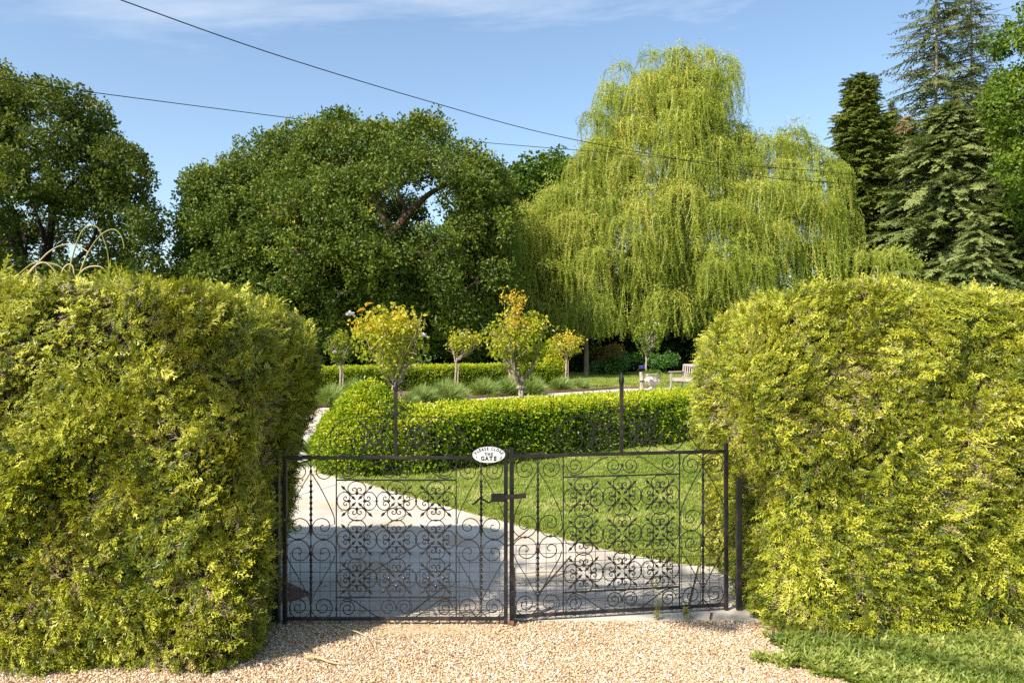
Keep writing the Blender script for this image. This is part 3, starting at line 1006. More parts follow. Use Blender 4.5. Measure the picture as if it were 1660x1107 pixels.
def spiral(c, a0, turns, r_list, sgn=1, k=5):
    """radii R_LIST at every quarter turn from angle a0 (degrees)"""
    res = []
    for i in range(len(r_list) - 1):
        for j in range(k):
            t = j / k
            a = R(a0 + sgn * 90 * (i + t))
            r = r_list[i] * (1 - t) + r_list[i + 1] * t
            res.append((c[0] + r * math.cos(a), c[1] + r * math.sin(a)))
    a = R(a0 + sgn * 90 * (len(r_list) - 1))
    res.append((c[0] + r_list[-1] * math.cos(a), c[1] + r_list[-1] * math.sin(a)))
    return res


HALF_C = [(0, 1.0), (-0.5, 0.88), (-0.9, 0.45), (-1.0, -0.05), (-0.85, -0.45), (-0.48, -0.68), (-0.14, -0.52), (-0.03, -0.18), (-0.14, 0.1), (-0.36, 0.14), (-0.5, -0.05), (-0.42, -0.24), (-0.29, -0.17)]


def flat_bar(pts2, r=0.0036, y=0.0):
    mb = MB()
    mb.tube([(p[0], y, p[1]) for p in pts2], [r * 1.414] * len(pts2), 4, math.pi / 4, ref=(0, 1, 0))
    return mb


def gate_leaf(label, w, origin, rz, finial):
    root = empty('iron_gate', origin, label, 'gate', rz=rz)
    H = GATE_H1 - GATE_H0
    sx = w / 912.0
    sz = H / 675.0
    U = lambda x: (x - 58) * sx
    V = lambda y: GATE_H0 + (1040 - y) * sz

    def put(name, me, loc=(0, 0, 0), rot=(0, 0, 0), scale=(1, 1, 1)):
        o = bpy.data.objects.new(name, me)
        o.location, o.rotation_euler, o.scale = loc, rot, scale
        return link(o, root)

    # frame
    for x, t, z0, z1, nm in ((U(58), 0.026, 0.0, GATE_H1 + 0.055, 'gate_stile'), (U(970), 0.025, -0.004, GATE_H1 + 0.055, 'gate_stile')):
        mb = MB(); mb.box((x, 0, (z0 + z1) / 2), (t, t, z1 - z0))
        mb.build(nm, M['iron'], root, bevel=0.003)
    for z in (GATE_H1, GATE_H0 + 0.012):
        mb = MB(); mb.box(((U(58) + U(970)) / 2, 0, z), (w - 0.0255, 0.020, 0.021))
        mb.build('gate_rail', M['iron'], root, bevel=0.003)
    # plain upright bars and cross bars
    mb = MB(); mb.box((0, 0, 0), (0.007, 0.007, H - 0.03))
    bar = mb.mesh('bar', M['iron_thin'])
    for x in (270, 765):
        put('bar', bar, (U(x), 0, GATE_H0 + H / 2 + 0.006))
    mb = MB(); mb.box((0, 0, 0), (U(765) - U(270) - 0.007, 0.009, 0.009))
    cb = mb.mesh('cross_bar', M['iron_thin'])
    for y in (458, 944):
        put('cross_bar', cb, ((U(270) + U(765)) / 2, 0, V(y)))
    # twisted bars
    mb = MB()
    vs, fs = [], []
    zz = np.linspace(0.014, H - 0.012, 150)
    for i, z in enumerate(zz):
        fr = (z / H)
        tw_on = (0.52 < fr < 0.86) or (0.13 < fr < 0.42)
        rr = 0.0105 if tw_on else 0.0055
        a0 = z * 2 * math.pi / 0.072 if tw_on else 0.78
        for k in range(4):
            ax = 1.0 if k % 2 else 0.62
            an = a0 + k * math.pi / 2
            vs.append((rr * ax * math.cos(an), rr * ax * math.sin(an), z))
    for i in range(len(zz) - 1):
        for k in range(4):
            fs.append((i * 4 + k, i * 4 + (k + 1) % 4, (i + 1) * 4 + (k + 1) % 4, (i + 1) * 4 + k))
    mb.add(vs, fs)
    tb = mb.mesh('twisted_bar', M['iron_thin'])
    for x in (165, 868):
        put('twisted_bar', tb, (U(x), 0, GATE_H0))
    # collars
    mb = MB(); mb.box((0, 0, 0), (0.015, 0.015, 0.012))
    collar = mb.mesh('collar', M['iron_thin'])
    # quatrefoils
    cw, ch = 14.5 * 2.575 * sx, 12.0 * 2.575 * sz
    left = catmull([(p[0] * cw, p[1] * cw * 0.85) for p in HALF_C], 3)
    right = [(-p[0], p[1]) for p in left][::-1]
    csc = flat_bar([tuple(p) for p in (right[:-1] + left)][::-1], 0.0026).mesh('scroll', M['iron_thin'])
    mb = MB()
    Ls = 0.064
    mb.tube([(-Ls * 0.6, 0, 0), (Ls * 0.6, 0, 0)], 0.0042, 4, math.pi / 4, ref=(0, 1, 0))
    for sgn in (-1, 1):
        a, b, c_ = sgn * Ls * 0.36, sgn * Ls * 0.66, sgn * Ls * 1.08
        mb.add([(a, 0, 0), (b, 0, 0.0098), (b, 0.004, 0), (b, 0, -0.0098), (b, -0.004, 0), (c_, 0, 0)],
               [(0, 1, 2), (0, 2, 3), (0, 3, 4), (0, 4, 1), (5, 2, 1), (5, 3, 2), (5, 4, 3), (5, 1, 4)])
    spear = mb.mesh('leaf_spear', M['iron_thin'])
    mb = MB(); mb.lathe([(0.003, -0.007), (0.0095, -0.003), (0.0095, 0.003), (0.003, 0.007)], 8)
    boss = mb.mesh('boss', M['iron_thin'])

    def quatre(ux, vz):
        D = 19.4 * 2.575 * sx
        for k in range(4):
            an = k * math.pi / 2
            put('scroll', csc, (ux + D * math.sin(an), 0, vz + D * math.cos(an)), (0, an, 0))
            put('boss', boss, (ux + D * 0.62 * math.sin(an), 0, vz + D * 0.62 * math.cos(an)), (R(90), 0, 0))
            q = 13.5 * 2.575 * sx
            sxn, szn = (1, 1, -1, -1)[k], (1, -1, -1, 1)[k]
            put('leaf_spear', spear, (ux + sxn * q, 0.004 * (-1) ** k, vz + szn * q), (0, -math.atan2(szn, sxn), 0))
            put('collar', collar, (ux + sxn * q, 0, vz + szn * q), (0, R(45), 0), (0.9, 0.9, 1.1))
    for cx_ in (355, 518, 681):
        for cy_ in (545, 705, 865):
            quatre(U(cx_), V(cy_))
    for cx_ in (436.5, 599.5):
        for cy_ in (545, 705, 865):
            put('collar', collar, (U(cx_), 0, V(cy_)), (0, 0, 0), (0.9, 0.9, 1))
    # side panel scrolls
    s1 = [140, 140, 126, 92, 66, 46, 33, 18]
    k1 = 1 / 6.918 * 2.575 * sx
    base = spiral((0, 0), 180, 0, [r * k1 for r in s1], 1)
    me_a = flat_bar(base, 0.0026).mesh('scroll', M['iron_thin'])
    for xc in (113, 217, 816, 920):
        inner = xc in (217, 816)
        fl = 1 if (xc in (113, 816)) else -1
        put('scroll', me_a, (U(xc), 0.0, V(652)), (0, 0, 0), (fl, 1, 1))
        put('scroll', me_a, (U(xc), 0.0, V(757)), (0, 0, 0), (fl, 1, -1))
        put('collar', collar, (U(xc), 0, V(704.5)))
    s2 = [150, 122, 100, 95, 82, 60, 42, 30, 16]
    me_b = flat_bar(spiral((0, 0), 180, 0, [r * k1 * 0.98 for r in s2], -1), 0.0026).mesh('scroll', M['iron_thin'])
    for xc in (113, 217, 816, 920):
        fl = -1 if (xc in (113, 816)) else 1
        put('scroll', me_b, (U(xc), 0, V(419)), (0, 0, 0), (fl, 1, 1))
        put('scroll', me_b, (U(xc), 0, V(985)), (0, 0, 0), (fl, 1, -1))
    for x in (165, 868):
        for y in (423, 676, 733, 966):
            put('collar', collar, (U(x), 0, V(y)), (0, 0, 0), (1.0, 1.0, 1.3))
    # slanting braces
    for x in (165, 868):
        for sgn in (-1, 1):
            xe = x + sgn * 98
            for pts in ([(x + sgn * 3, 430), (x + sgn * 45, 500), (x + sgn * 92, 600), (xe, 640)],
                        [(xe, 770), (x + sgn * 88, 800), (x + sgn * 42, 880), (x + sgn * 3, 955)]):
                flat_bar([(U(a), V(b)) for a, b in catmull(pts, 3)], 0.0026).build('brace', M['iron_thin'], root)
    # scrolls and braces above and below the quatrefoils
    me_c = flat_bar(spiral((0, 0), 0, 0, [r * k1 * 0.8 for r in (112, 100, 92, 84, 66, 46, 30, 16)], 1), 0.0028).mesh('scroll', M['iron_thin'])
    for xc, fl in ((483, 1), (553, -1)):
        put('scroll', me_c, (U(xc), 0, V(417)), (0, 0, 0), (fl, 1, -1))
        put('scroll', me_c, (U(xc), 0, V(985)), (0, 0, 0), (fl, 1, 1))
    for xc, fl in ((318, -1), (717, 1)):
        put('scroll', me_c, (U(xc), 0, V(412)), (0, 0, 0), (fl, 1, -1))
        put('scroll', me_c, (U(xc), 0, V(990)), (0, 0, 0), (fl, 1, 1))
    for sgn in (-1, 1):
        for ya, yb in ((378, 452), (1028, 950)):
            ptsb = [(518 + sgn * 60, ya), (518 + sgn * 90, ya + (yb - ya) * 0.12), (518 + sgn * 170, ya + (yb - ya) * 0.85), (518 + sgn * 205, yb), (518 + sgn * 225, yb - (yb - ya) * 0.12)]
            flat_bar([(U(a), V(b)) for a, b in catmull(ptsb, 3)], 0.0028).build('brace', M['iron_thin'], root)
    for y in (412, 990):
        for x in (270, 518, 765):
            put('collar', collar, (U(x), 0, V(y)))
    # crest above the top rail
    UX = lambda x: U((440 + x / 6.918 - 440) * 2.575)
    VY = lambda y: V((y / 6.918) * 2.575)
    mid = 1385.0
    arch = [(300, 880), (330, 850), (345, 880), (310, 915), (265, 890), (250, 840), (295, 800), (350, 830), (375, 890)]
    small = spiral((300, 872), 20, 0, [14, 24, 38, 52, 66, 70, 74, 84], 1)
    arch_pts = [(345, 955), (430, 958), (500, 925), (560, 850), (620, 750), (690, 655), (770, 590), (880, 545), (1000, 528), (1150, 524), (1270, 520), (1330, 500), (1362, 470)]
    for mir in (1, -1):
        X = lambda x: UX(mid + mir * (x - mid))
        sw = spiral((300, 872), 200, 0, [88, 80, 72, 60, 44, 30, 18], 1)
        sw = [(a, 2 * 872 - b) for a, b in sw]
        flat_bar([(X(a), VY(b)) for a, b in catmull(arch_pts, 3)], 0.0028).build('crest_arch', M['iron_thin'], root)
        flat_bar([(X(a), VY(b)) for a, b in [(345, 955)] + spiral((302, 875), 270 - 360, 0, [84, 78, 70, 58, 42, 28, 16], 1)[::1]], 0.0026).build('scroll', M['iron_thin'], root) if False else None
        lp = [(345, 955), (290, 940), (245, 895), (235, 840), (270, 800), (320, 805), (350, 845), (335, 885), (300, 885), (290, 860), (305, 850)]
        flat_bar([(X(a), VY(b)) for a, b in catmull(lp, 3)], 0.0026).build('scroll', M['iron_thin'], root)
        bigp = [(690, 655), (660, 720), (655, 800), (690, 895), (780, 955), (880, 930), (935, 850), (930, 790), (880, 735), (800, 710), (730, 745), (710, 800), (735, 855), (790, 868), (828, 835), (820, 790), (780, 785), (775, 810)]
        flat_bar([(X(a), VY(b)) for a, b in catmull(bigp, 3)], 0.0028).build('scroll', M['iron_thin'], root)
        ps = [(1365, 700 - 200 + 10), (1345, 470), (1330, 420), (1300, 380), (1255, 368), (1205, 385), (1185, 430), (1205, 475), (1250, 480), (1268, 450), (1250, 430)]
        flat_bar([(X(a), VY(b)) for a, b in catmull(ps, 3)], 0.0026).build('scroll', M['iron_thin'], root)
        quatre(X(1148), VY(742))
        put('collar', collar, (X(690), 0, VY(655)))
        put('collar', collar, (X(932), 0, VY(800)))
    # crest post
    pm = MB()
    pz0, pz1 = GATE_H1 + 0.012, VY(190 if finial == 'spear' else 240)
    pm.box((U(515), 0, (pz0 + pz1) / 2), (0.022, 0.022, pz1 - pz0))
    cp = pm.build('crest_post', M['iron'], root, bevel=0.002)
    pm = MB()
    if finial == 'spear':
        pm.lathe([(0.010, 0), (0.017, 0.012), (0.019, 0.03), (0.016, 0.048), (0.010, 0.062), (0.004, 0.075), (0.0005, 0.082)], 8, (U(515), 0, pz1 - 0.002))
        pm.build('finial', M['iron'], cp)
    else:
        pm.lathe([(0.011, 0), (0.018, 0.01), (0.018, 0.03), (0.012, 0.045), (0.004, 0.06)], 8, (U(515), 0, pz1 - 0.002))
        pm.build('finial', M['iron'], cp)
        for sgn, pts in ((1, [(0, -0.002), (0.018, 0.012), (0.036, 0.026), (0.054, 0.028), (0.068, 0.012), (0.078, -0.004)]),
                         (-1, [(0, -0.002), (0.014, 0.014), (0.028, 0.020), (0.045, 0.026), (0.062, 0.036)])):
            mb = MB()
            pp = catmull([(a, b) for a, b in pts], 3)
            mb.tube([(U(515) + sgn * a, 0, pz1 + 0.03 + b) for a, b in pp], [0.0062 * (1 - 0.5 * i / len(pp)) for i in range(len(pp))], 6)
            mb.build('strap_leaf', M['iron'], cp)
    # wire mesh guard behind the lower half
    mb = MB()
    pitch = 16.0 * 2.575 * sx
    top = V(762) if finial != 'spear' else V(738)
    x = U(58) + 0.03
    xs = []
    while x < U(970) + 0.02:
        xs.append(x)
        mb.tube([(x, 0.012, -0.005), (x + random.uniform(-.002, .002), 0.013, 0.25), (x, 0.012, top)], 0.0020, 4)
        x += pitch
    z = top
    while z > -0.01:
        mb.tube([(U(58) + 0.02, 0.0145, z), (U(500), 0.0145, z + random.uniform(-.004, .004)), (xs[-1] + 0.005, 0.0145, z)], 0.0020, 4)
        z -= 0.0605
    tag(mb.build('wire_mesh', M['wire'], root), kind='stuff')
    # rust flakes on the top rail
    for xr in ((455, 640) if finial != 'spear' else (150, 360, 520)):
        mb = MB()
        for q in range(7):
            mb.box((U(xr) + random.uniform(-.02, .02), random.uniform(-.012, -.004), GATE_H1 + 0.0125 + random.uniform(0, .002)), (random.uniform(.004, .012), random.uniform(.003, .01), 0.0016), Matrix.Rotation(random.uniform(0, 3), 3, 'Z'))
        tag(mb.build('rust_patch', M['rust'], root), kind='stuff')
    return root, U, V


xl = at(462, 1006, 5.03)[0]
xr_ = at(820, 1006, 5.03)[0]
gateL, UL, VL = gate_leaf('left leaf of the black scrolled iron gate, oval white sign on its top rail', xr_ - xl, (xl, 5.03, 0), 0.0, 'straps')
pr0 = np.array([at(829.5, 1000, 5.05)[0], 5.05])
pr1 = np.array([at(1177, 990, 5.28)[0], 5.28])
gateR, UR, VR = gate_leaf('right leaf of the black scrolled iron gate with a spear finial', float(np.linalg.norm(pr1 - pr0)),
                          (pr0[0], pr0[1], 0.006), math.atan2(pr1[1] - pr0[1], pr1[0] - pr0[0]), 'spear')
# fixed posts
mb = MB(); mb.box((0, 0, 0.53), (0.045, 0.045, 1.12))
o = mb.build('gate_post', M['iron'], bevel=0.004, loc=(xl - 0.062, 5.05, 0)); tag(o, 'square black iron post half hidden in the left hedge', 'post')
mb = MB(); mb.box((0, 0, 0.42), (0.036, 0.036, 0.90))
o = mb.build('gate_post', M['iron'], bevel=0.004, loc=(pr1[0] + 0.088, pr1[1] + 0.01, 0)); tag(o, 'square black iron post half hidden in the right hedge', 'post')

# latch
lt = empty('gate_latch', (xr_, 5.03, 0.80), 'black iron latch bridging the two gate leaves', 'latch')
zl = lambda py: at(0, py, 5.0)[2] - 0.80
xx_ = lambda px: at(px, 0, 5.0)[0] - xr_
mb = MB(); mb.box(((xx_(796) + xx_(818)) / 2, -0.022, zl(807)), (xx_(818) - xx_(796), 0.016, 0.052)); mb.build('latch_case', M['iron'], lt, bevel=0.004)
mb = MB(); mb.box(((xx_(812) + xx_(853)) / 2, -0.040, zl(804)), (xx_(853) - xx_(812), 0.014, 0.030), Matrix.Rotation(R(-4), 3, 'Y')); mb.build('latch_bar', M['iron'], lt, bevel=0.003)
mb = MB(); mb.tube([(xx_(a), -0.022, zl(b)) for a, b in catmull([(798, 812), (792, 815), (784, 810), (777, 809), (771, 815), (766, 818)], 3)], 0.0065, 6); mb.build('latch_lever', M['iron'], lt)
# drop bolt at the middle
bt = empty('drop_bolt', (pr0[0], 5.03, 0), 'rusty drop bolt at the foot where the gate leaves meet', 'bolt')
mb = MB(); mb.tube([(0.016, -0.022, 0.02), (0.016, -0.022, 0.36)], 0.006, 8); mb.build('bolt_rod', M['iron'], bt)
mb = MB(); mb.box((0.012, -0.026, 0.20), (0.03, 0.02, 0.035)); mb.build('bolt_keeper', M['iron'], bt, bevel=0.003)
mb = MB(); mb.box((0.012, -0.026, 0.095), (0.032, 0.022, 0.05)); mb.build('bolt_keeper', M['iron'], bt, bevel=0.003)
mb = MB(); mb.box((-0.005, -0.02, 0.012), (0.04, 0.03, 0.022)); tag(mb.build('floor_stop', M['rust'], bt, bevel=0.004), 'rusty brown floor stop')

# oval sign
sc_ = at(792.5, 737.0, 4.99)
sg = empty('gate_sign', tuple(sc_), 'oval white sign reading PLEASE CLOSE THE GATE', 'sign')
SW, SH = 0.205, 0.101
mb = MB()
n_ = 48
vs = [(SW / 2 * math.cos(2 * math.pi * k / n_), 0.0, SH / 2 * math.sin(2 * math.pi * k / n_)) for k in range(n_)]
vb = [(x, 0.006, z) for x, y, z in vs]
mb.add(vs + vb, [tuple(range(n_))] + [tuple(range(2 * n_ - 1, n_ - 1, -1))] + [(k, k + n_, (k + 1) % n_ + n_, (k + 1) % n_) for k in range(n_)])
mb.build('sign_plate', M['sign'], sg, bevel=0.0012)
mb = MB()
for q in (0.93,):
    ring = [(SW / 2 * q * math.cos(2 * math.pi * k / n_), -0.0008, SH / 2 * q * math.sin(2 * math.pi * k / n_)) for k in range(n_)]


def glyph(ch, size, x, z, ang, bold=0.012, ext=0.0004, sx_=0.85):
    c = bpy.data.curves.new('letter', 'FONT')
    c.body = ch
    c.size = size
    c.align_x = 'CENTER'
    c.align_y = 'CENTER'
    c.offset = size * bold
    c.extrude = ext
    c.materials.append(M['ink'])
    tmp = bpy.data.objects.new('letter_curve', c)
    me = bpy.data.meshes.new_from_object(tmp)
    bpy.data.objects.remove(tmp)
    o = bpy.data.objects.new('letter', me)
    o.location = (x, -0.0012, z)
    o.rotation_euler = (R(90), -ang, 0)
    o.scale = (sx_, 1, 1)
    return link(o, sg)


def serif_word(word, size, z, pitch, bold, adv=None):
    adv = adv or {}
    ws = [adv.get(c, 1.0) for c in word]
    tot = sum(ws) * pitch
    x = -tot / 2
    for c, w_ in zip(word, ws):
        x += w_ * pitch / 2
        if c != ' ':
            glyph(c, size, x, z, 0, bold)
        x += w_ * pitch / 2


serif_word('THE', 0.0265, 0.0030, 0.0190, 0.032)
serif_word('GATE', 0.0370, -0.0245, 0.0262, 0.045)
word = 'PLEASE CLOSE'
advs = {'L': 0.85, 'E': 0.85, ' ': 0.62, 'S': 0.88, 'A': 1.0, 'P': 0.9, 'C': 1.0, 'O': 1.08}
tot = sum(advs[c] for c in word)
acc = 0
a_, b_ = SW / 2 * 0.80, SH / 2 * 0.66
arct = np.radians(np.linspace(184, -4, 200))
arcl = np.concatenate([[0], np.cumsum(np.hypot(np.diff(a_ * np.cos(arct)), np.diff(b_ * np.sin(arct))))])
arcl /= arcl[-1]
for c in word:
    acc += advs[c] / 2
    t = acc / tot
    th = float(np.interp(t, arcl, arct))
    acc += advs[c] / 2
    if c == ' ':
        continue
    x = a_ * math.cos(th)
    z = b_ * math.sin(th) * 1.0 + 0.004
    tx, tz = a_ * math.sin(th), -b_ * math.cos(th)
    glyph(c, 0.0265, x, z, math.atan2(tz, tx) * 0.92, 0.026, sx_=0.80)
for sgn in (-1, 1):
    mb = MB()
    pts = [(sgn * 0.0745, -0.0012, -0.008), (sgn * 0.0785, -0.0012, -0.010), (sgn * 0.077, -0.0012, -0.019), (sgn * 0.0735, -0.0012, -0.026), (sgn * 0.0695, -0.0012, -0.0265)]
    mb.tube(pts, [0.0012, 0.0018, 0.0020, 0.0016, 0.001], 5)
    mb.build('flourish', M['ink'], sg)

# ------------------------------------------------------------------ trees
def add_puffs(puffs, centre, n_per, flat=0.8, protos=None, tint0=0.45, s=(0.8, 1.3), out_bias=0.5, up_bias=0.45, tvar=0.14):
    allP, allD, allT = [], [], []
    for (x, y, z, r) in puffs:
        n = max(6, int(n_per * r * r))
        u = rand_unit(n)
        oc = np.array([x, y, z]) - centre
        oc = oc / max(np.linalg.norm(oc), 0.3)
        w = u @ oc * out_bias + u[:, 2] * up_bias
        k = RNG.random(n) < np.clip(0.55 + 0.8 * w, 0.08, 1.0)
        u = u[k]; n = len(u)
        rad = r * RNG.uniform(0.62, 1.05, n) * (1 + 0.25 * wobble(u * 2 + np.array([x, y, z]), 1.6))
        P = np.array([x, y, z]) + u * rad[:, None] * np.array([1, 1, flat])
        allP.append(P); allD.append(u)
        allT.append(np.full(n, tint0 + random.uniform(-0.12, 0.12)) + RNG.normal(0, tvar, n))
    P = np.concatenate(allP); D = np.concatenate(allD); T = np.clip(np.concatenate(allT), 0, 1)
    n = len(P)
    rot = euler_from_axes(rand_unit(n), norm(D * 0.8 + rand_unit(n) * 0.7 + np.array([0, 0, 0.5])))
    return P, rot, RNG.uniform(s[0], s[1], n), RNG.integers(0, len(protos), n), T


def limb(mb, a, b, r0, r1, sag=0.15, k=6, sides=5, jit=0.06):
    a, b = Vector(a), Vector(b)
    L = (b - a).length
    pts, rad = [], []
    for i in range(k + 1):
        t = i / k
        p = a.lerp(b, t)
        p.z += sag * L * math.sin(math.pi * t)
        if 0 < i < k:
            p += rvec() * L * jit
        pts.append(p)
        rad.append(r0 + (r1 - r0) * t ** 0.8)
    mb.tube(pts, rad, sides)
    return pts


def poly_puffs(outline, Y, depth, n, rr, centre_px, hole=None, seed=1, ground=True, back=0.25):
    """puffs inside a crown outline given in photo pixels at distance Y, bulging towards and away from the camera"""
    rnd = random.Random(seed)
    xs = [p[0] for p in outline]; ys = [p[1] for p in outline]
    m = Y / F
    puffs = []
    tries = 0
    cxp, cyp = centre_px
    while len(puffs) < n and tries < n * 60:
        tries += 1
        px, py = rnd.uniform(min(xs), max(xs)), rnd.uniform(min(ys), max(ys))
        r = rnd.uniform(*rr)
        rp = r / m
        ok = all(in_poly(np.array([[px + rp * 0.85 * math.cos(a), py + rp * 0.7 * math.sin(a)]]), outline)[0] for a in np.linspace(0, 6.28, 8)[:-1])
        if not ok:
            continue
        # distance to the rim, as 0..1
        e = min(1.0, min(math.hypot(px - ox, py - oy) for ox, oy in outline) / (0.42 * (max(xs) - min(xs))))
        bulge = math.sqrt(max(0, 1 - (1 - e) ** 2)) * depth
        is_back = rnd.random() < back
        if hole and not is_back and ((px - hole[0]) / hole[2]) ** 2 + ((py - hole[1]) / hole[3]) ** 2 < 1:
            continue
        d = (rnd.uniform(0.2, 0.8) if is_back else -rnd.uniform(0.25, 1.0)) * bulge
        YY = Y + d
        s_ = YY / Y
        x, y, z = at(px, py, Y)
        puffs.append((x * s_, YY, EYE + (z - EYE) * s_, r * s_))
    return puffs


def broad_tree(name, label, cat, base, puffs, protos, bark, hand_limbs=(), trunk_r=0.35, fork_z=3.0, n_per=36, limb_frac=0.35, tint0=0.45, s=(0.8, 1.3), flat=0.8, group=None, fork=None, tvar=0.14):
    root = empty(name, (base[0], base[1], 0), label, cat, group)
    off = np.array([base[0], base[1], 0.0])
    PF = [(x - off[0], y - off[1], z, r) for x, y, z, r in puffs]
    c = np.mean([(p[0], p[1], p[2]) for p in PF], 0)
    mb = MB()
    fk = Vector(fork) - Vector(off) if fork is not None else Vector((0, 0, fork_z))
    limb(mb, (0, 0, -0.1), fk, trunk_r, trunk_r * 0.72, 0, 6, 9, 0.01)
    for pts, r0, r1 in hand_limbs:
        pp = [Vector(p) - Vector(off) for p in catmull(pts, 3)]
        mb.tube(pp, [r0 + (r1 - r0) * i / (len(pp) - 1) for i in range(len(pp))], 7)
    rnd = random.Random(len(PF))
    order = sorted(PF, key=lambda p: -p[3])
    nodes = [fk]
    for p in PF:
        if rnd.random() > limb_frac:
            continue
        tgt = Vector(p[:3])
        start = min(nodes, key=lambda q: (q - tgt).length + (0.5 if q is fk else 0))
        L = (tgt - start).length
        pts = limb(mb, start, tgt, min(0.05 + 0.022 * L, trunk_r * 0.5), 0.03, 0.10, 5, 4, 0.07)
        nodes.append(pts[2]); nodes.append(pts[4])
        for q in range(3):
            e = tgt + rvec() * p[3] * 0.8
            limb(mb, tgt, e, 0.03, 0.01, 0.1, 3, 3, 0.1)
    mb.build('trunk', bark, root)
    P, rot, sc, pk, T = add_puffs(PF, c, n_per, flat, protos, tint0, s, tvar=tvar)
    k = P[:, 2] > 0.15
    scatter('crown', P[k], rot[k], sc[k], pk[k], T[k], protos, root)
    return root


# big spreading oak in the middle
YO = 40.0
oak_out = [(255, 470), (275, 405), (290, 335), (298, 285), (338, 262), (376, 248), (392, 232), (432, 212), (472, 206), (500, 182), (560, 172), (625, 168), (692, 178), (736, 202),
           (760, 230), (800, 250), (832, 268), (845, 310), (842, 420), (836, 500), (820, 560), (780, 592), (700, 580), (600, 590), (520, 585), (470, 560), (300, 560)]
oak_p = poly_puffs(oak_out, YO, 8.0, 460, (0.8, 1.5), (600, 380), (660, 345, 76, 62), 5, back=0.3)
O = lambda px, py, dy=0.0: tuple(at(px, py, YO + dy))
broad_tree('oak_tree', 'big spreading dark green oak with bare forked limbs showing, behind the standard roses', 'tree', at(612, 0, YO)[:2], oak_p, OAK, M['oak_bark'],
           [([O(618, 480), O(612, 425, -1), O(604, 395, -1.5), O(590, 368, -2), O(570, 345, -2.5), O(535, 335, -3)], 0.32, 0.08),
            ([O(620, 480), O(630, 425, -1.5), O(630, 385, -2), O(650, 360, -2.5), O(672, 335, -2.5), O(700, 312, -2), O(725, 300, -2)], 0.30, 0.09),
            ([O(632, 378, -2), O(622, 352, -2.4), O(606, 328, -2.6), O(603, 312, -2.6), O(580, 290, -2)], 0.22, 0.08),
            ([O(650, 360, -2.5), O(656, 335, -2.5), O(645, 310, -2), O(665, 285, -2), O(660, 250, -1)], 0.13, 0.04),
            ([O(604, 318, -2.6), O(625, 305, -2.4), O(650, 295, -2.2), O(655, 270, -2)], 0.12, 0.04),
            ([O(600, 395, -1.6), O(560, 420, -4), O(500, 412, -6), O(455, 405, -7)], 0.2, 0.07),
            ([O(640, 400, -1.6), O(690, 418, -3), O(740, 425, -3), O(775, 428, -2)], 0.2, 0.07)],
           0.55, 3.6, 50, 0.5, fork=O(616, 470), tint0=0.46)
# darker tree at its right shoulder
p_ = poly_puffs([(790, 300), (830, 268), (870, 252), (910, 250), (950, 262), (960, 400), (950, 520), (800, 520)], 54, 4, 70, (1.2, 2.0), (870, 380), None, 8, back=0.2)
broad_tree('broadleaf_tree', 'plain green tree between the big oak and the willow', 'tree', at(865, 0, 54)[:2], p_, MAPLE, M['dark_bark'], (), 0.4, 3, 22, 0.2, tint0=0.22, s=(1, 1.5))
# oak at the left edge
YL = 38.0
left_out = [(-200, 470), (-200, 180), (-120, 120), (-40, 108), (20, 104), (70, 125), (120, 128), (150, 150), (172, 190), (190, 220), (240, 242), (262, 280), (282, 320), (298, 365), (290, 430), (280, 520), (-200, 520)]
lp_ = poly_puffs(left_out, YL, 6.5, 210, (0.8, 1.45), (80, 300), (90, 395, 120, 42), 12, back=0.3)
OL = lambda px, py, dy=0.0: tuple(at(px, py, YL + dy))
broad_tree('oak_tree', 'olive green oak at the left edge, its top crossed by the lower cable', 'tree', at(62, 0, YL)[:2], lp_, OAKO, M['dark_bark'],
           [([OL(60, 480), OL(78, 400), OL(88, 330), OL(95, 250)], 0.28, 0.08), ([OL(60, 480), OL(25, 400), OL(-10, 340)], 0.25, 0.1),
            ([OL(60, 470), OL(125, 420), OL(150, 390), OL(165, 340)], 0.14, 0.05), ([OL(78, 400), OL(60, 350), OL(40, 300)], 0.12, 0.05)],
           0.45, 3, 40, 0.4, fork=OL(58, 470), tint0=0.5)

# willow
YW = 50.0


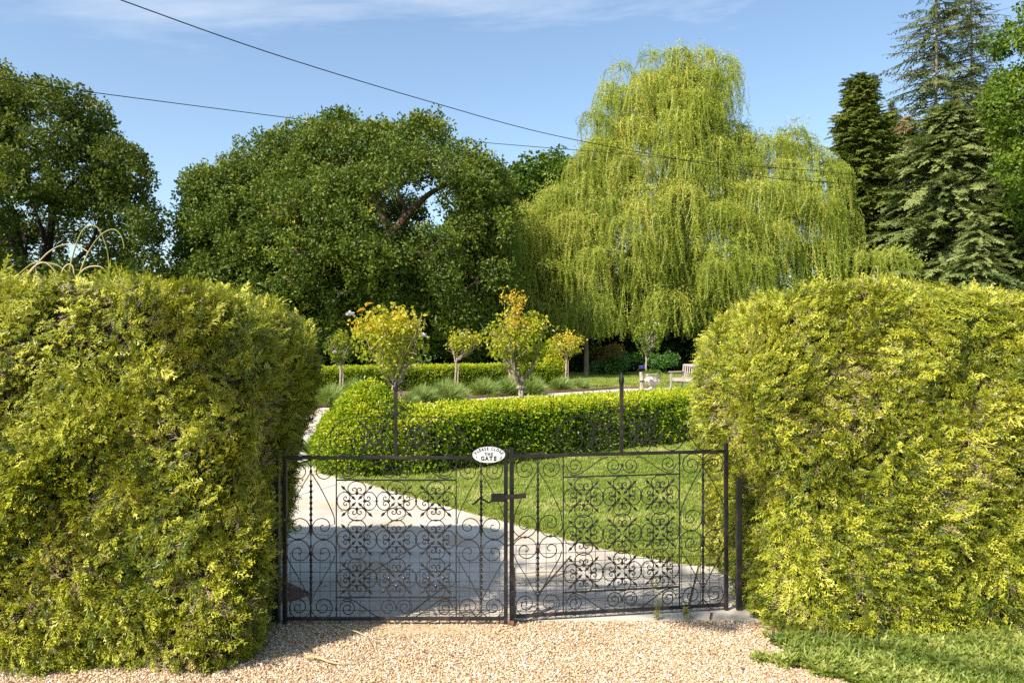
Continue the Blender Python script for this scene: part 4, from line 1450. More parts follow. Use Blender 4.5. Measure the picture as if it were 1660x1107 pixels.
def willow():
    base = at(1098, 0, YW)[:2]
    root = empty('weeping_willow', (base[0], base[1], 0), 'tall weeping willow with pale yellow-green hanging shoots', 'tree')
    off = np.array([base[0], base[1], 0.0])
    # caps: centre px, top py, half width px, hang px, distance
    outline = [(1000, 98), (1055, 66), (1120, 74), (1208, 80), (1214, 155), (1196, 200), (1220, 215), (1270, 190), (1330, 215), (1385, 268), (1398, 330), (1388, 420), (1300, 460), (1200, 520),
               (1130, 555), (1060, 560), (1000, 560), (930, 552), (880, 548), (840, 530), (832, 450), (822, 400), (822, 335), (870, 305), (915, 255), (940, 205), (945, 155), (980, 130)]
    rnd = random.Random(21)
    caps = []
    while len(caps) < 265:
        px, py = rnd.uniform(835, 1395), rnd.uniform(60, 505)
        hw = rnd.uniform(14, 40)
        if not all(in_poly(np.array([[px + hw * 0.85 * c, py + dy_]]), outline)[0] for c, dy_ in ((-1, 12), (1, 12), (0, -4), (0, 40))):
            continue
        e = min(1.0, min(math.hypot(px - ox, (py - oy) * 0.7) for ox, oy in outline) / 120)
        up_ = np.clip((py - 80) / 300, 0, 1)
        dpt = (2.5 + 5.0 * up_) * math.sqrt(max(0, 1 - (1 - e) ** 2))
        Y = 50 - dpt * (rnd.uniform(0.55, 1.0) if rnd.random() < 0.75 else rnd.uniform(-0.8, 0.3))
        caps.append((px, py, hw, rnd.uniform(35, 130), Y))
    caps += [(848, 365, 24, 90, 44.5), (838, 400, 16, 80, 44.5), (846, 440, 22, 90, 44.5), (858, 485, 24, 70, 44), (846, 345, 14, 110, 45), (862, 345, 24, 70, 47), (858, 372, 20, 90, 47), (872, 400, 26, 90, 46), (855, 430, 18, 80, 47), (868, 465, 22, 70, 46), (880, 500, 24, 50, 45), (850, 350, 16, 110, 48), (900, 520, 26, 40, 45), (1440, 402, 34, 50, 44), (1400, 405, 26, 40, 44), (1470, 418, 20, 26, 44), (948, 510, 34, 50, 41.2), (930, 500, 30, 55, 42.5), (965, 505, 30, 55, 42.5), (1080, 470, 40, 70, 43.5)]
    PP, RZ, SL, TT = [], [], [], []
    mbk = MB()
    for (px, py, hw, hang, Y) in caps:
        m = Y / F
        rx = hw * m
        c = at(px, py + hw * 0.55, Y)
        n = int(10 + 30 * rx * rx)
        u = rand_unit(n)
        u[:, 2] = np.abs(u[:, 2]) * 0.9
        rr = RNG.uniform(0.35, 1.0, n) ** 0.5
        P = c + u * rr[:, None] * np.array([rx * 0.8, rx * 0.7, hw * 0.6 * m])
        L = hang * m * RNG.uniform(0.35, 1.15, n) / 3.0
        P = P - off
        okz = P[:, 2] - L * 3.0
        lim = RNG.uniform(1.6, 2.3, n)
        L = np.where(okz < lim, np.maximum((P[:, 2] - lim) / 3.0, 0.2), L)
        PP.append(P); SL.append(L)
        RZ.append(np.arctan2(u[:, 1], u[:, 0]) + RNG.normal(0, 0.5, n))
        TT.append(np.clip(0.5 + random.uniform(-0.12, 0.12) + 0.15 * u[:, 2] + RNG.normal(0, 0.16, n), 0, 1))
        cc = Vector(c - off)
        st = Vector((0, 0, min(cc.z * 0.6, 9) + random.uniform(-1, 0.5)))
        limb(mbk, st, cc, 0.05 + 0.001 * hw, 0.015, 0.15, 7, 4, 0.04) if rnd.random() < 0.4 else None
        for q in range(2):
            v = rvec(); v.z = abs(v.z) * 0.6
            limb(mbk, cc, cc + Vector((v.x * rx, v.y * rx, v.z * hw * m * 0.6)), 0.03, 0.01, 0.15, 4, 3, 0.06)
    P = np.concatenate(PP); L = np.concatenate(SL); Z = np.concatenate(RZ); T = np.concatenate(TT)
    n = len(P)
    limb(mbk, (0, 0, -0.1), (0.1, 0.2, 9.5), 0.42, 0.22, 0, 8, 10, 0.015)
    mbk.build('trunk', M['dark_bark'], root)
    rot = np.stack([RNG.normal(0, 0.05, n), RNG.normal(0, 0.05, n), Z], 1)
    wdt = RNG.uniform(0.8, 1.2, n)
    scatter('crown', P, rot, np.stack([wdt, wdt, L], 1), RNG.integers(0, len(STRAND), n), T, STRAND, root)
    k = RNG.random(n) < 0.45
    Q = P[k] + RNG.normal(0, 0.28, (k.sum(), 3)) + np.array([0, 0, 0.1])
    q = len(Q)
    scatter('inner_leaves', Q, RNG.uniform(0, 6.28, (q, 3)), RNG.uniform(0.7, 1.3, q), RNG.integers(0, 3, q), np.clip(T[k] + RNG.normal(0.06, 0.1, q), 0, 1), WTUFT, root)
    return root


willow()


def conifer_tree(label, px, Y, apex_y, half_px, low_y, protos, n, bark=None, name='conifer_tree', bare=0.0, droop=-0.12, prof=0.8, trunk_r=0.28, tint0=0.5, cat='tree', group=None, sc0=1.0):
    base = at(px, 0, Y)[:2]
    root = empty(name, (base[0], base[1], 0), label, cat, group)
    m = Y / F
    top = at(px, apex_y, Y)[2]
    low = max(0.3, at(px, low_y, Y)[2])
    mb = MB()
    limb(mb, (0, 0, -0.1), (random.uniform(-.2, .2), 0, top - 0.1), trunk_r, 0.03, 0, 10, 7, 0.002)
    t = RNG.random(n) ** 1.15
    z = top - (top - low) * t
    rad = half_px * m * (t ** prof) * (1 + 0.18 * np.sin(z * 2.3 + px) + 0.12 * np.sin(z * 5.1))
    az = RNG.uniform(0, 6.283, n)
    lng = rad * RNG.uniform(0.75, 1.1, n)
    Lp = 2.0
    sc = np.clip(lng / Lp, 0.22, 1.6 if bare == 0 else 2.2)
    start = np.maximum(lng - sc * Lp, 0)
    P = np.stack([np.cos(az) * start, np.sin(az) * start, z], 1)
    rot = np.stack([RNG.normal(0, 0.3, n), RNG.normal(-droop, 0.22, n), az], 1)
    T = np.clip(tint0 + RNG.normal(0, 0.17, n) + 0.12 * wobble(P, 1.0, px), 0, 1)
    if bare:
        for i in range(0, n, 2):
            a, zz_ = az[i], z[i]
            e = Vector((math.cos(a) * lng[i], math.sin(a) * lng[i], zz_ + 0.1 * lng[i]))
            limb(mb, (0, 0, zz_ - 0.05), e, 0.04, 0.012, -0.08, 4, 3, 0.03)
    mb.build('trunk', bark or M['grey_bark'], root)
    scatter('crown', P, rot, np.stack([sc, sc * sc0, sc * sc0], 1), RNG.integers(0, len(protos), n), T, protos, root)
    return root


conifer_tree('dense dark cypress with a blunt point, just right of the willow', 1395, 56, 118, 98, 600, CYP, 2400, M['dark_bark'], prof=0.36, tint0=0.45, name='cypress_tree')
conifer_tree('tall thin conifer with sparse grey upper branches, left of the sparse pair', 1517, 60, -90, 105, 400, SPARSE, 330, bare=1, prof=0.42, tint0=0.6)
conifer_tree('tall thin conifer with sparse branches, right of the sparse pair', 1573, 62, -70, 85, 400, SPARSE, 360, bare=1, prof=0.42, tint0=0.6)
conifer_tree('broad grey-green hemlock with drooping sprays below the sparse conifers', 1540, 52, 165, 165, 620, BOUGH, 3400, prof=0.5, tint0=0.55, name='hemlock_tree')
conifer_tree('small hemlock filling the gap right of the willow', 1455, 56, 225, 110, 620, BOUGH, 1900, prof=0.45, tint0=0.45, name='hemlock_tree')
conifer_tree('low drooping hemlock at the right edge beneath the bright broadleaf', 1645, 48, 290, 130, 620, BOUGH, 1800, prof=0.45, tint0=0.5, name='hemlock_tree', droop=0.25)
conifer_tree('slim pale trunked young conifer in front of the broad hemlock', 1585, 46, 345, 70, 470, BOUGH, 420, prof=0.7, tint0=0.6, name='hemlock_tree', trunk_r=0.1, bark=M['stake'])
pr = poly_puffs([(1612, 45), (1650, 5), (1720, -10), (1850, 20), (1850, 420), (1700, 430), (1630, 350), (1596, 220), (1588, 130)], 46, 4, 115, (0.8, 1.5), (1720, 220), None, 31, back=0.2)
broad_tree('broadleaf_tree', 'bright green broadleaf tree cut by the right edge of the view', 'tree', at(1740, 0, 46)[:2], pr, MAPLE, M['dark_bark'], (), 0.4, 3, 32, 0.3, tint0=0.5)
conifer_tree('tall hemlock between the sparse conifers and the bright broadleaf', 1618, 58, 120, 120, 620, BOUGH, 2000, prof=0.45, tint0=0.42, name='hemlock_tree')
conifer_tree('dark cypress behind the gap between willow side cypress and hemlock', 1470, 62, 190, 95, 620, CYP, 1500, M['dark_bark'], prof=0.4, tint0=0.35, name='cypress_tree')
conifer_tree('dark cypress filling the gap left of the sparse conifers', 1446, 64, 165, 62, 620, CYP, 1200, M['dark_bark'], prof=0.4, tint0=0.4, name='cypress_tree')
# rusty dead spray in the conifers
rt = empty('dead_branch', tuple(at(1470, 205, 50)), 'rust coloured dead spray hanging in the conifers', 'branch')
n = 11
Pq = RNG.normal(0, 1, (n, 3)) * np.array([0.75, 0.5, 0.5])
mb = MB(); limb(mb, (1.6, 2.5, 0.3), (-0.8, -0.3, 0), 0.04, 0.015, 0.1, 5, 4, 0.03); mb.build('limb', M['grey_bark'], rt)
scatter('needles', Pq, np.stack([np.zeros(n), RNG.uniform(-0.2, 0.5, n), RNG.uniform(0, 6.28, n)], 1), RNG.uniform(0.4, 0.8, n), np.zeros(n), RNG.random(n), RUSTY, rt)

# wood closing the view far behind, plus a nearer dark band standing for shade
pf = []
rnd = random.Random(5)
for i in range(210):
    px = rnd.uniform(-250, 1900)
    Y = rnd.uniform(60, 70)
    hgt = 5.5 + 2.5 * math.sin(px * 0.013) + (3 if px > 1350 else 0)
    x = (px - CX) / F * Y
    pf.append((x, Y, rnd.uniform(0.8, hgt), rnd.uniform(1.6, 2.6)))
for i in range(190):  # nearer band: deep shade behind the roses put into the dark leaf colour
    px = rnd.uniform(180, 1500)
    Y = rnd.uniform(48, 55)
    pf.append(((px - CX) / F * Y, Y, rnd.uniform(0.5, 4.2), rnd.uniform(1.2, 1.9)))
P, rot, sc, pk, T = add_puffs(pf, np.array([0, 90, 2.0]), 9, 0.9, DARK, 0.35, (1.6, 2.6))
scatter('distant_wood_and_shade', P, rot, sc, pk, T, DARK, None)

# shrubs beyond the far lawn
def shrub(label, px, py_top, half, Y, protos, tint0, n_per=150, name='shrub'):
    m = Y / F
    x = (px - CX) * m
    top = EYE - (py_top - CY) * m
    hw = half * m
    rnd = random.Random(int(px))
    puffs = [(x + rnd.uniform(-1, 1) * hw * 0.7, Y + rnd.uniform(-.6, .6), top * rnd.uniform(0.3, 0.78), min(hw, top) * rnd.uniform(0.35, 0.5)) for _ in range(9)]
    return broad_tree(name, label, 'shrub', (x, Y), puffs, protos, M['dark_bark'], (), 0.05, 0.3, n_per, 0.8, tint0=tint0, s=(0.9, 1.4))


shrub('russet topped shrub behind the thin trunk at the back of the lawn', 985, 563, 36, 44, RUSSET, 0.5)
shrub('bright laurel at the lawn edge right of the thin trunk', 975, 588, 26, 42.6, SHRUB, 0.6)
shrub('glossy laurel left of the urn at the back of the lawn', 1012, 575, 26, 43, SHRUB, 0.5)
shrub('dark laurel behind the urn', 1040, 566, 30, 46, DARK, 0.3, 40)
shrub('glossy laurel between the urn and the bench', 1080, 568, 26, 44, SHRUB, 0.4)
shrub('dark shrub behind the far topiary pyramid', 925, 560, 34, 46, DARK, 0.3, 40)

# slim tree in front of the willow
b_ = at(950, 0, 40.6)
ts = empty('young_tree', (b_[0], 40.6, 0), 'slim tree with bare straight trunk on the far lawn under the willow', 'tree')
mb = MB(); limb(mb, (0, 0, -0.05), (0.05, 0.2, 3.2), 0.14, 0.09, 0, 6, 8, 0.01)
for q in range(7):
    limb(mb, (0.05, 0.2, 2.2 + 0.15 * q), Vector((0.05, 0.2, 3.2)) + rvec() * 1.2, 0.05, 0.015, 0.1, 4, 4)
mb.build('trunk', M['oak_bark'], ts)
n = 90
Pq = np.array([0, 0, 3.6]) + rand_unit(n) * np.array([1.2, 1.0, 0.7])
scatter('crown', Pq, np.stack([np.zeros(n), np.zeros(n), RNG.uniform(0, 6.28, n)], 1), np.stack([np.ones(n), np.ones(n), RNG.uniform(0.35, 0.62, n)], 1), RNG.integers(0, 7, n), np.clip(RNG.normal(0.4, .15, n), 0, 1), STRAND, ts)


# standard roses
def flower(parent_name_label, pos, r, group):
    mb = MB()
    for q in range(26):
        v = rvec(); v.z = abs(v.z) * 0.9 - 0.1
        leaf_geo(mb, v * r * 0.25, v, Vector((0, 0, 1)) + rvec() * 0.4, r * 0.9, r * 0.9, 0.35)
    return mb


def standard_rose(label, px, Y, graft_z, crown_px, protos, n, stake=True, tint0=0.55, flowers=(), trunk_r=0.02, group='standard roses', spread=1.0, s=(0.8, 1.3)):
    m = Y / F
    bx = (px - CX) * m
    root = empty('rose_tree', (bx, Y, 0), label, 'rose tree', group)
    x0, x1, y0, y1 = crown_px
    cx = ((x0 + x1) / 2 - CX) * m - bx
    zt, zb = EYE - (y0 - CY) * m, EYE - (y1 - CY) * m
    cz, hz, hx = (zt + zb) / 2, (zt - zb) / 2, (x1 - x0) / 2 * m
    mb = MB()
    limb(mb, (0, 0, -0.02), (0.02, 0, graft_z), trunk_r, trunk_r * 1.1, 0, 5, 7, 0.01)
    mb.lathe([(trunk_r, -0.04), (trunk_r * 1.9, 0.0), (trunk_r * 1.7, 0.04), (trunk_r * 0.6, 0.07)], 7, (0.02, 0, graft_z), 0.15)
    P = []
    rnd = random.Random(int(px))
    for q in range(9):
        a = rnd.uniform(0, 6.283)
        e = Vector((cx + math.cos(a) * hx * 0.75, math.sin(a) * hx * 0.6, cz + rnd.uniform(-0.5, 0.75) * hz))
        pts = limb(mb, (0.02, 0, graft_z + 0.02), e, trunk_r * 0.6, 0.007, -0.10, 6, 5, 0.04)
        for w_ in range(4):
            e2 = pts[3 + w_ % 3] + Vector((rnd.uniform(-1, 1) * hx * 0.5, rnd.uniform(-1, 1) * hx * 0.5, rnd.uniform(0, 0.8) * hz))
            limb(mb, pts[3 + w_ % 3], e2, 0.006, 0.003, 0.05, 3, 3, 0.05)
    mb.build('trunk', M['rose_bark'], root)
    if stake:
        sb = MB(); sb.box((0.055 + trunk_r, 0.03, graft_z * 0.46), (0.036, 0.036, graft_z * 1.0), Matrix.Rotation(R(rnd.uniform(-4, 4)), 3, 'Y'))
        sb.build('stake', M['stake'], root, bevel=0.003)
    u = rand_unit(n) * (RNG.uniform(0.15, 1.0, (n, 1)) ** 0.45)
    P = np.array([cx, 0, cz]) + u * np.array([hx, hx * 0.85, hz])
    P[:, 0] = cx + (P[:, 0] - cx) * (0.72 + 0.42 * (u[:, 2] + 1) / 2 + 0.3 * wobble(P * 3, 1.3, px))
    P[:, 2] += 0.16 * hz * wobble(P * np.array([3, 3, 0]), 1.5, px + 2)
    P = P + 0.12 * hx * np.stack([wobble(P * 4, 1, 1), wobble(P * 4, 1, 2), wobble(P * 4, 1, 3)], 1)
    k = wobble(P, 3.2 / max(hx, .3), px) > -0.3
    P = P[k]; u = u[k]; n = len(P)
    rot = euler_from_axes(rand_unit(n), norm(u + np.array([0, 0, 0.6]) + rand_unit(n) * 0.5))
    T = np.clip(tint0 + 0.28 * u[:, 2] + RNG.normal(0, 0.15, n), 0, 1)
    scatter('foliage', P, rot, RNG.uniform(s[0], s[1], n), RNG.integers(0, len(protos), n), T, protos, root)
    for (fx, fy, fr) in flowers:
        w_ = at(fx, fy, Y - 0.35)
        mbf = flower('', (0, 0, 0), fr, '')
        mbf.build('flower', M['petal_flat'], root, loc=(w_[0] - bx, -0.35, w_[2]))
    return root


standard_rose('large golden leaved standard rose rising behind the topiary dome, two white blooms', 638, 13.0, 1.02, (564, 702, 494, 608), ROSE, 330, True, 0.52,
              [(568, 511, 0.075), (686, 546, 0.075)], 0.028, s=(0.85, 1.45))
standard_rose('large standard rose with orange tipped shoots and a stubby forked stem, behind the low hedge', 843, 15.0, 0.90, (784, 896, 500, 602), ROSE, 320, False, 0.38,
              [(897, 537, 0.03)], 0.05, s=(0.85, 1.45))
standard_rose('small staked standard rose nearest the left hedge', 551, 24.0, 1.02, (530, 572, 540, 590), ROSEG, 130, True, 0.6, [(542, 571, 0.06)], 0.03, s=(1.1, 1.6))
standard_rose('small staked standard rose above the rounded lavender, between the two large roses', 738, 27.0, 1.10, (720, 778, 536, 572), ROSE, 150, True, 0.45, [(750, 541, 0.06), (760, 540, 0.05)], 0.032, s=(1.1, 1.6))
standard_rose('small staked standard rose half hidden behind the orange tipped rose', 826, 28.5, 1.15, (806, 852, 545, 582), ROSE, 120, True, 0.5, (), 0.035, s=(1.1, 1.6))
standard_rose('small standard rose with a leaning stake beside the far topiary pyramid', 917, 30.5, 1.15, (892, 942, 540, 578), ROSE, 140, True, 0.6, (), 0.035, s=(1.1, 1.6))
standard_rose('small green standard rose standing behind the stone urn', 1047, 33.0, 1.25, (1028, 1078, 518, 576), ROSEG, 170, False, 0.5, (), 0.035, s=(1.2, 1.8))
# orange shoot tips rising above the second big rose
ro = empty('rose_shoots', (at(833, 0, 14.6)[0], 14.6, 0), 'upright orange leaved rose shoots above the forked rose', 'rose shoots')
n = 46
Pq = np.stack([RNG.normal(0.02, 0.14, n) - 0.02, RNG.normal(0, 0.1, n), RNG.uniform(1.75, 2.72, n)], 1)
Pq[:, 0] += 0.10 * (2.72 - Pq[:, 2]) * RNG.choice([-1, 1], n)
mb = MB()
for q in range(5):
    limb(mb, (random.uniform(-.05, .05), 0.2, 1.0), (random.uniform(-.2, .15), 0, random.uniform(2.3, 2.65)), 0.008, 0.003, 0.0, 6, 4, 0.02)
mb.build('stems', M['rose_bark'], ro)
scatter('leaves', Pq, euler_from_axes(rand_unit(n), rand_unit(n) + np.array([0, 0, .6])), RNG.uniform(0.6, 1.0, n), RNG.integers(0, 4, n), np.clip(RNG.normal(0.88, 0.1, n), 0, 1), ROSE, ro)


# lavender
def lavender(label, px0, px1, base_y, top_y, n=80):
    x0, Y = gp((px0 + px1) / 2, base_y)
    hw = (px1 - px0) / 2 * Y / F
    h = (base_y - top_y) * Y / F
    o = empty('lavender_bush', (x0, Y + hw * 0.5, 0), label, 'lavender', 'lavender bushes in the bed')
    u = rand_unit(n)
    P = np.stack([u[:, 0] * hw * 0.55, u[:, 1] * hw * 0.45, np.abs(u[:, 2]) * h * 0.25], 1)
    rot = euler_from_axes(norm(np.stack([-u[:, 1], u[:, 0], np.zeros(n)], 1) + 1e-4), norm(np.stack([u[:, 0] * 0.75, u[:, 1] * 0.75, np.full(n, 1.0)], 1)))
    s = h * RNG.uniform(0.6, 0.85, n) / 0.30
    mb = MB(); mb.lathe([(hw * 0.5, 0), (hw * 0.68, h * 0.25), (hw * 0.5, h * 0.5), (0.02, h * 0.62)], 12)
    mb.build('inner_stems', M['box_core'], o)
    scatter('foliage', P, rot, np.stack([s * 1.6, s * 1.6, s], 1), RNG.integers(0, 3, n), np.clip(RNG.normal(0.5, .2, n), 0, 1), LAV, o)


for a in (('wide lavender bush left of the topiary dome', 512, 560, 659, 626, 120), ('lavender bush half hidden by the topiary dome', 548, 596, 656, 618, 110),
          ('small lavender just right of the gate crest straps', 652, 676, 655, 636, 50), ('thin lavender left of the roundest bush', 670, 702, 652, 624, 70),
          ('roundest lavender bush below the small middle rose', 698, 752, 650, 617, 120), ('lavender bush left of the stubby forked rose stem', 764, 806, 643, 614, 100),
          ('lavender bush behind the stubby forked rose stem', 808, 838, 641, 612, 80), ('lavender bush just right of the stubby forked rose stem', 843, 878, 640, 610, 90),
          ('flat lavender at the foot of the leaning stake', 893, 930, 634, 612, 90), ('rightmost low lavender beside the white path', 922, 958, 631, 613, 80)):
    lavender(*a)
lavender('pale grassy plant by the stone slabs at the driveway end', 497, 522, 742, 705, 60)

# stone slabs stepping up the side path
for (lab, px, py, w, d, rz) in (('near pale stone slab on the side path', 520, 690, 1.9, 1.5, 8), ('far pale stone slab on the side path', 510, 672, 1.9, 0.9, 3)):
    x, y = gp(px, py)
    mb = MB(); mb.box((0, 0, 0.04), (w, d, 0.12)); o = mb.build('stone_slab', M['slab'], bevel=0.01, loc=(x, y, 0)); o.rotation_euler = (0, 0, R(rz)); tag(o, lab, 'slab')

# bench
bx, by = at(1088, 0, 29.6)[0], 29.6
bn = empty('garden_bench', (bx, by, 0), 'weathered wooden garden bench partly hidden by the right hedge', 'bench', rz=R(-62))
# local x runs along the seat, local y towards the back
BL = 1.5
for xx0 in (0.0, BL):
    mb = MB(); mb.box((xx0, 0.0, 0.32), (0.065, 0.065, 0.64)); mb.build('leg', M['teak'], bn, bevel=0.006)
    mb = MB(); mb.box((xx0, 0.56, 0.45), (0.065, 0.06, 0.96), Matrix.Rotation(R(-7), 3, 'X')); mb.build('leg', M['teak'], bn, bevel=0.006)
    mb = MB(); mb.box((xx0, 0.24, 0.655), (0.085, 0.66, 0.045)); mb.build('armrest', M['teak'], bn, bevel=0.01)
    mb = MB(); mb.box((xx0, 0.28, 0.37), (0.04, 0.5, 0.08)); mb.build('side_rail', M['teak'], bn, bevel=0.004)
mb = MB(); mb.box((BL / 2, 0.03, 0.37), (BL - 0.066, 0.035, 0.09)); mb.build('front_rail', M['teak'], bn, bevel=0.004)
mb = MB(); mb.box((BL / 2, 0.602, 0.90), (BL - 0.066, 0.035, 0.085), Matrix.Rotation(R(-7), 3, 'X')); mb.build('top_rail', M['teak'], bn, bevel=0.006)
mb = MB(); mb.box((BL / 2, 0.560, 0.46), (BL - 0.066, 0.035, 0.06), Matrix.Rotation(R(-7), 3, 'X')); mb.build('back_rail', M['teak'], bn, bevel=0.004)
mb = MB(); mb.box((0, 0, 0), (0.055, 0.018, 0.38)); sl = mb.mesh('slat', M['teak'])
for q in range(12):
    o = bpy.data.objects.new('slat', sl); o.location = (0.11 + q * 0.117, 0.582, 0.675); o.rotation_euler = (R(-7), 0, 0); link(o, bn)
mb = MB(); mb.box((0, 0, 0), (BL - 0.07, 0.07, 0.022)); sl = mb.mesh('seat_slat', M['teak'])
for q in range(5):
    o = bpy.data.objects.new('seat_slat', sl); o.location = (BL / 2, 0.06 + q * 0.095, 0.428); link(o, bn)

# urn
ux, uy = at(1057, 0, 29.0)[0], 29.0
un = empty('stone_urn', (ux, uy, 0), 'carved stone urn planted with pale trailing leaves, on the lawn edge', 'urn')
mb = MB(); mb.box((0, 0, 0.03), (0.30, 0.30, 0.06)); mb.build('plinth', M['urn'], un, bevel=0.008)
mb = MB(); mb.lathe([(0.13, 0.062), (0.14, 0.09), (0.09, 0.12), (0.075, 0.15), (0.10, 0.18), (0.19, 0.23), (0.27, 0.32), (0.28, 0.40), (0.24, 0.46), (0.22, 0.50), (0.27, 0.56), (0.29, 0.60), (0.27, 0.61), (0.2, 0.58)], 24, wob=0.06)
for q in range(10):
    a = q * 0.628
    mb.lathe([(0.01, -0.07), (0.055, -0.03), (0.06, 0.02), (0.02, 0.06)], 6, (0.265 * math.cos(a), 0.265 * math.sin(a), 0.37))
mb.build('bowl', M['urn'], un, smooth=False)
n = 60
u = rand_unit(n); u[:, 2] = np.abs(u[:, 2])
scatter('planting', np.array([0, 0, 0.58]) + u * np.array([0.33, 0.33, 0.14]), euler_from_axes(rand_unit(n), u + np.array([0, 0, .5])), RNG.uniform(0.5, 0.9, n), RNG.integers(0, 4, n), np.clip(RNG.normal(.35, .15, n), 0, 1), ROSEG, un)
# old post beside it
px_, py_ = at(1041, 0, 28.3)[0], 28.3
ps = empty('wooden_post', (px_, py_, 0), 'short leaning lichened post with a violet flower on top, left of the urn', 'post')
mb = MB(); mb.tube([(-0.05, 0, 0), (-0.01, 0, 0.25), (-0.02, 0, 0.42), (-0.04, 0, 0.70)], [0.075, 0.065, 0.085, 0.06], 7); mb.build('post_shaft', M['post'], ps)
mb = MB(); mb.box((0.0, -0.06, 0.37), (0.17, 0.05, 0.04)); mb.build('strap', M['iron'], ps)
mb = flower('', None, 0.12, ''); o = mb.build('flower', M['violet'], ps, loc=(0.0, 0, 0.82))
mb = MB(); leaf_geo(mb, (-0.02, 0, 0.74), (-1, -0.2, 0.05), (0, 0, 1), 0.22, 0.08); leaf_geo(mb, (-0.02, 0, 0.74), (0.8, -0.5, 0.2), (0, 0, 1), 0.16, 0.08); mb.build('leaf', M['box_core'], ps)

# ------------------------------------------------------------------ canes
Zc = lambda x, y, Y=5.35: tuple(at(20 + x / 7.545, 340 + y / 7.545, Y))
for lab, pts, m_ in (('tallest arching cane above the left hedge', [(700, 760), (730, 600), (780, 430), (850, 270), (920, 205), (990, 195), (1060, 240), (1120, 370), (1165, 520), (1182, 720), (1184, 800)], 'cane_green'),
                     ('arching cane whose tip bends down at the right above the left hedge', [(820, 800), (860, 680), (930, 520), (1020, 380), (1110, 290), (1200, 245), (1270, 252), (1330, 320), (1362, 420), (1364, 480)], 'cane_green'),
                     ('wide pale arching cane above the left hedge', [(190, 800), (300, 670), (420, 540), (540, 460), (660, 425), (780, 435), (870, 480), (930, 520)], 'cane'),
                     ('low pale cane looping at the left above the hedge', [(180, 800), (250, 710), (340, 655), (400, 650), (460, 685), (510, 740), (540, 800)], 'cane'),
                     ('low green cane at the far left above the hedge', [(60, 810), (150, 730), (250, 660), (350, 642), (450, 655), (550, 680), (640, 740), (690, 800)], 'cane_green'),
                     ('small low cane hoop between the tall canes', [(600, 780), (640, 700), (700, 665), (740, 700), (755, 790)], 'cane'),
                     ('low pale cane at the right above the left hedge', [(820, 780), (900, 715), (1000, 690), (1080, 700), (1140, 740)], 'cane')):
    mb = MB()
    pp = catmull([Zc(*p) for p in pts], 4)
    mb.tube(pp, [0.0055 * (1 - 0.45 * i / len(pp)) for i in range(len(pp))], 6)
    tag(mb.build('arching_cane', M[m_]), lab, 'cane', 'canes arching over the left hedge')
# fallen cane on the gravel
pts = [(560, 100), (700, 155), (820, 205), (910, 250), (960, 300), (985, 350), (960, 400), (880, 470), (780, 525), (650, 545), (500, 530), (400, 500), (300, 482), (250, 490)]
pp = [gp(460 + a / 6.917, 1000 + b / 6.917) for a, b in pts]
pp = catmull([(x, y, 0.012 + 0.012 * math.sin(i * 0.7) ** 2) for i, (x, y) in enumerate(pp)], 4)
mb = MB(); mb.tube(pp, [0.0055 - 0.004 * math.sin(math.pi * min(1, i / len(pp) * 1.25)) + (0.002 if i > len(pp) * 0.8 else 0) for i in range(len(pp))], 6)
tag(mb.build('dry_cane', M['cane']), 'curled dry cane lying on the gravel in front of the left gate leaf', 'cane')

# small weeds at the foot of the gate
for lab, (x, y), h in (('thin upright weed growing through the right gate leaf', spots[0], 0.26), ('small weed at the foot of the right gate leaf near its hinge', gp(1111, 1001), 0.07),
                       ('small green weed at the gravel edge under the right hedge', gp(1240, 1030), 0.08)):
    w = empty('weed', (x, y - 0.02, 0), lab, 'weed')
    mb = MB()
    for q in range(5):
        limb(mb, (0, 0, 0), (random.uniform(-.03, .03), random.uniform(-.03, .03), h * random.uniform(0.4, 1)), 0.0016, 0.0008, 0, 3, 4, 0.03)
    mb.build('stem', M['cane_green'], w)
    n = 16
    Pq = np.stack([RNG.normal(0, .014, n), RNG.normal(0, .014, n), h * RNG.random(n) ** 1.5], 1)
    scatter('leaves', Pq, np.stack([RNG.uniform(-.6, .6, n), RNG.uniform(-.6, .6, n), RNG.uniform(0, 6.28, n)], 1), RNG.uniform(.3, .7, n), RNG.integers(0, 3, n), np.clip(RNG.normal(.7, .15, n), 0, 1), WEED, w)

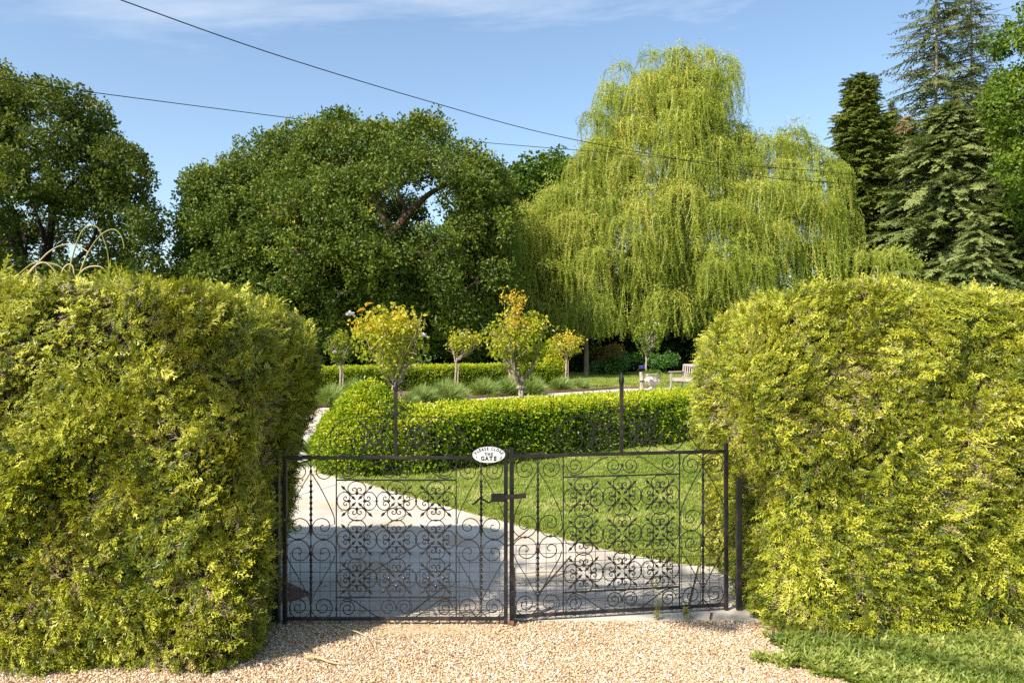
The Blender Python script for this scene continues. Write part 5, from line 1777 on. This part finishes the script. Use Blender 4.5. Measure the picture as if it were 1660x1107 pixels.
# ------------------------------------------------------------------ overhead cables
def cable(label, pts, r):
    mb = MB()
    pp = catmull([tuple(at(*p)) for p in pts], 8)
    mb.tube(pp, r, 5)
    tag(mb.build('overhead_cable', M['cable']), label, 'cable', 'overhead cables')


cable('upper overhead cable, steep, from the top left down to the willow', [(-60, -95, 17), (195, 0, 21), (450, 90, 26), (700, 166, 31.5), (900, 220, 36.5), (1150, 268, 41), (1250, 289, 42.2), (1400, 300, 44), (1750, 330, 49)], 0.017)
cable('lower overhead cable, nearly level, crossing the left oak and the willow', [(-120, 108, 26), (0, 127, 28.5), (135, 148, 32), (490, 194, 40.5), (620, 210, 43.5), (750, 228, 44.2), (1000, 249, 43.5), (1200, 268, 42.8), (1390, 284, 43.5), (1750, 330, 45)], 0.019)

# ------------------------------------------------------------------ roadside tree whose thin crown dapples the driveway
rtree = empty('roadside_tree', (1.0, -7.0, 0), 'thin crowned roadside tree behind the viewpoint, dappling the driveway', 'tree')
n = 1050
g1 = np.stack([RNG.uniform(-0.5, 2.3, n), 5.35 + np.abs(RNG.normal(0, 0.55, n)), np.zeros(n)], 1)
G = g1
n = len(G)
G = G[wobble(G * np.array([1, 2.4, 1]), 2.3, 4) > -0.05]
n = len(G)
ts_ = np.array(TO_SUN)
Pc = G + ts_ * RNG.uniform(9.5, 12.5, n)[:, None] - np.array([1.0, -7.0, 0])
mb = MB()
limb(mb, (0, 0, -0.1), (0.1, 0.2, 8.6), 0.28, 0.12, 0, 8, 9, 0.01)
hub = Vector(Pc.mean(0)) + Vector((-0.5, -0.4, 0.3))
limb(mb, (0.1, 0.2, 8.3), hub, 0.02, 0.02, 0.04, 8, 6, 0.01)
for q in range(22):
    e = Vector(Pc[RNG.integers(0, n)])
    limb(mb, hub.lerp(Vector((0.1, 0.2, 8.3)), 0.12 * random.random()), e, 0.03, 0.008, 0.04, 6, 4, 0.04)
mb.build('trunk', M['dark_bark'], rtree)
scatter('crown', Pc, RNG.uniform(0, 6.28, (n, 3)), RNG.uniform(0.5, 0.9, n), RNG.integers(0, 4, n), RNG.random(n), ROSEG, rtree)
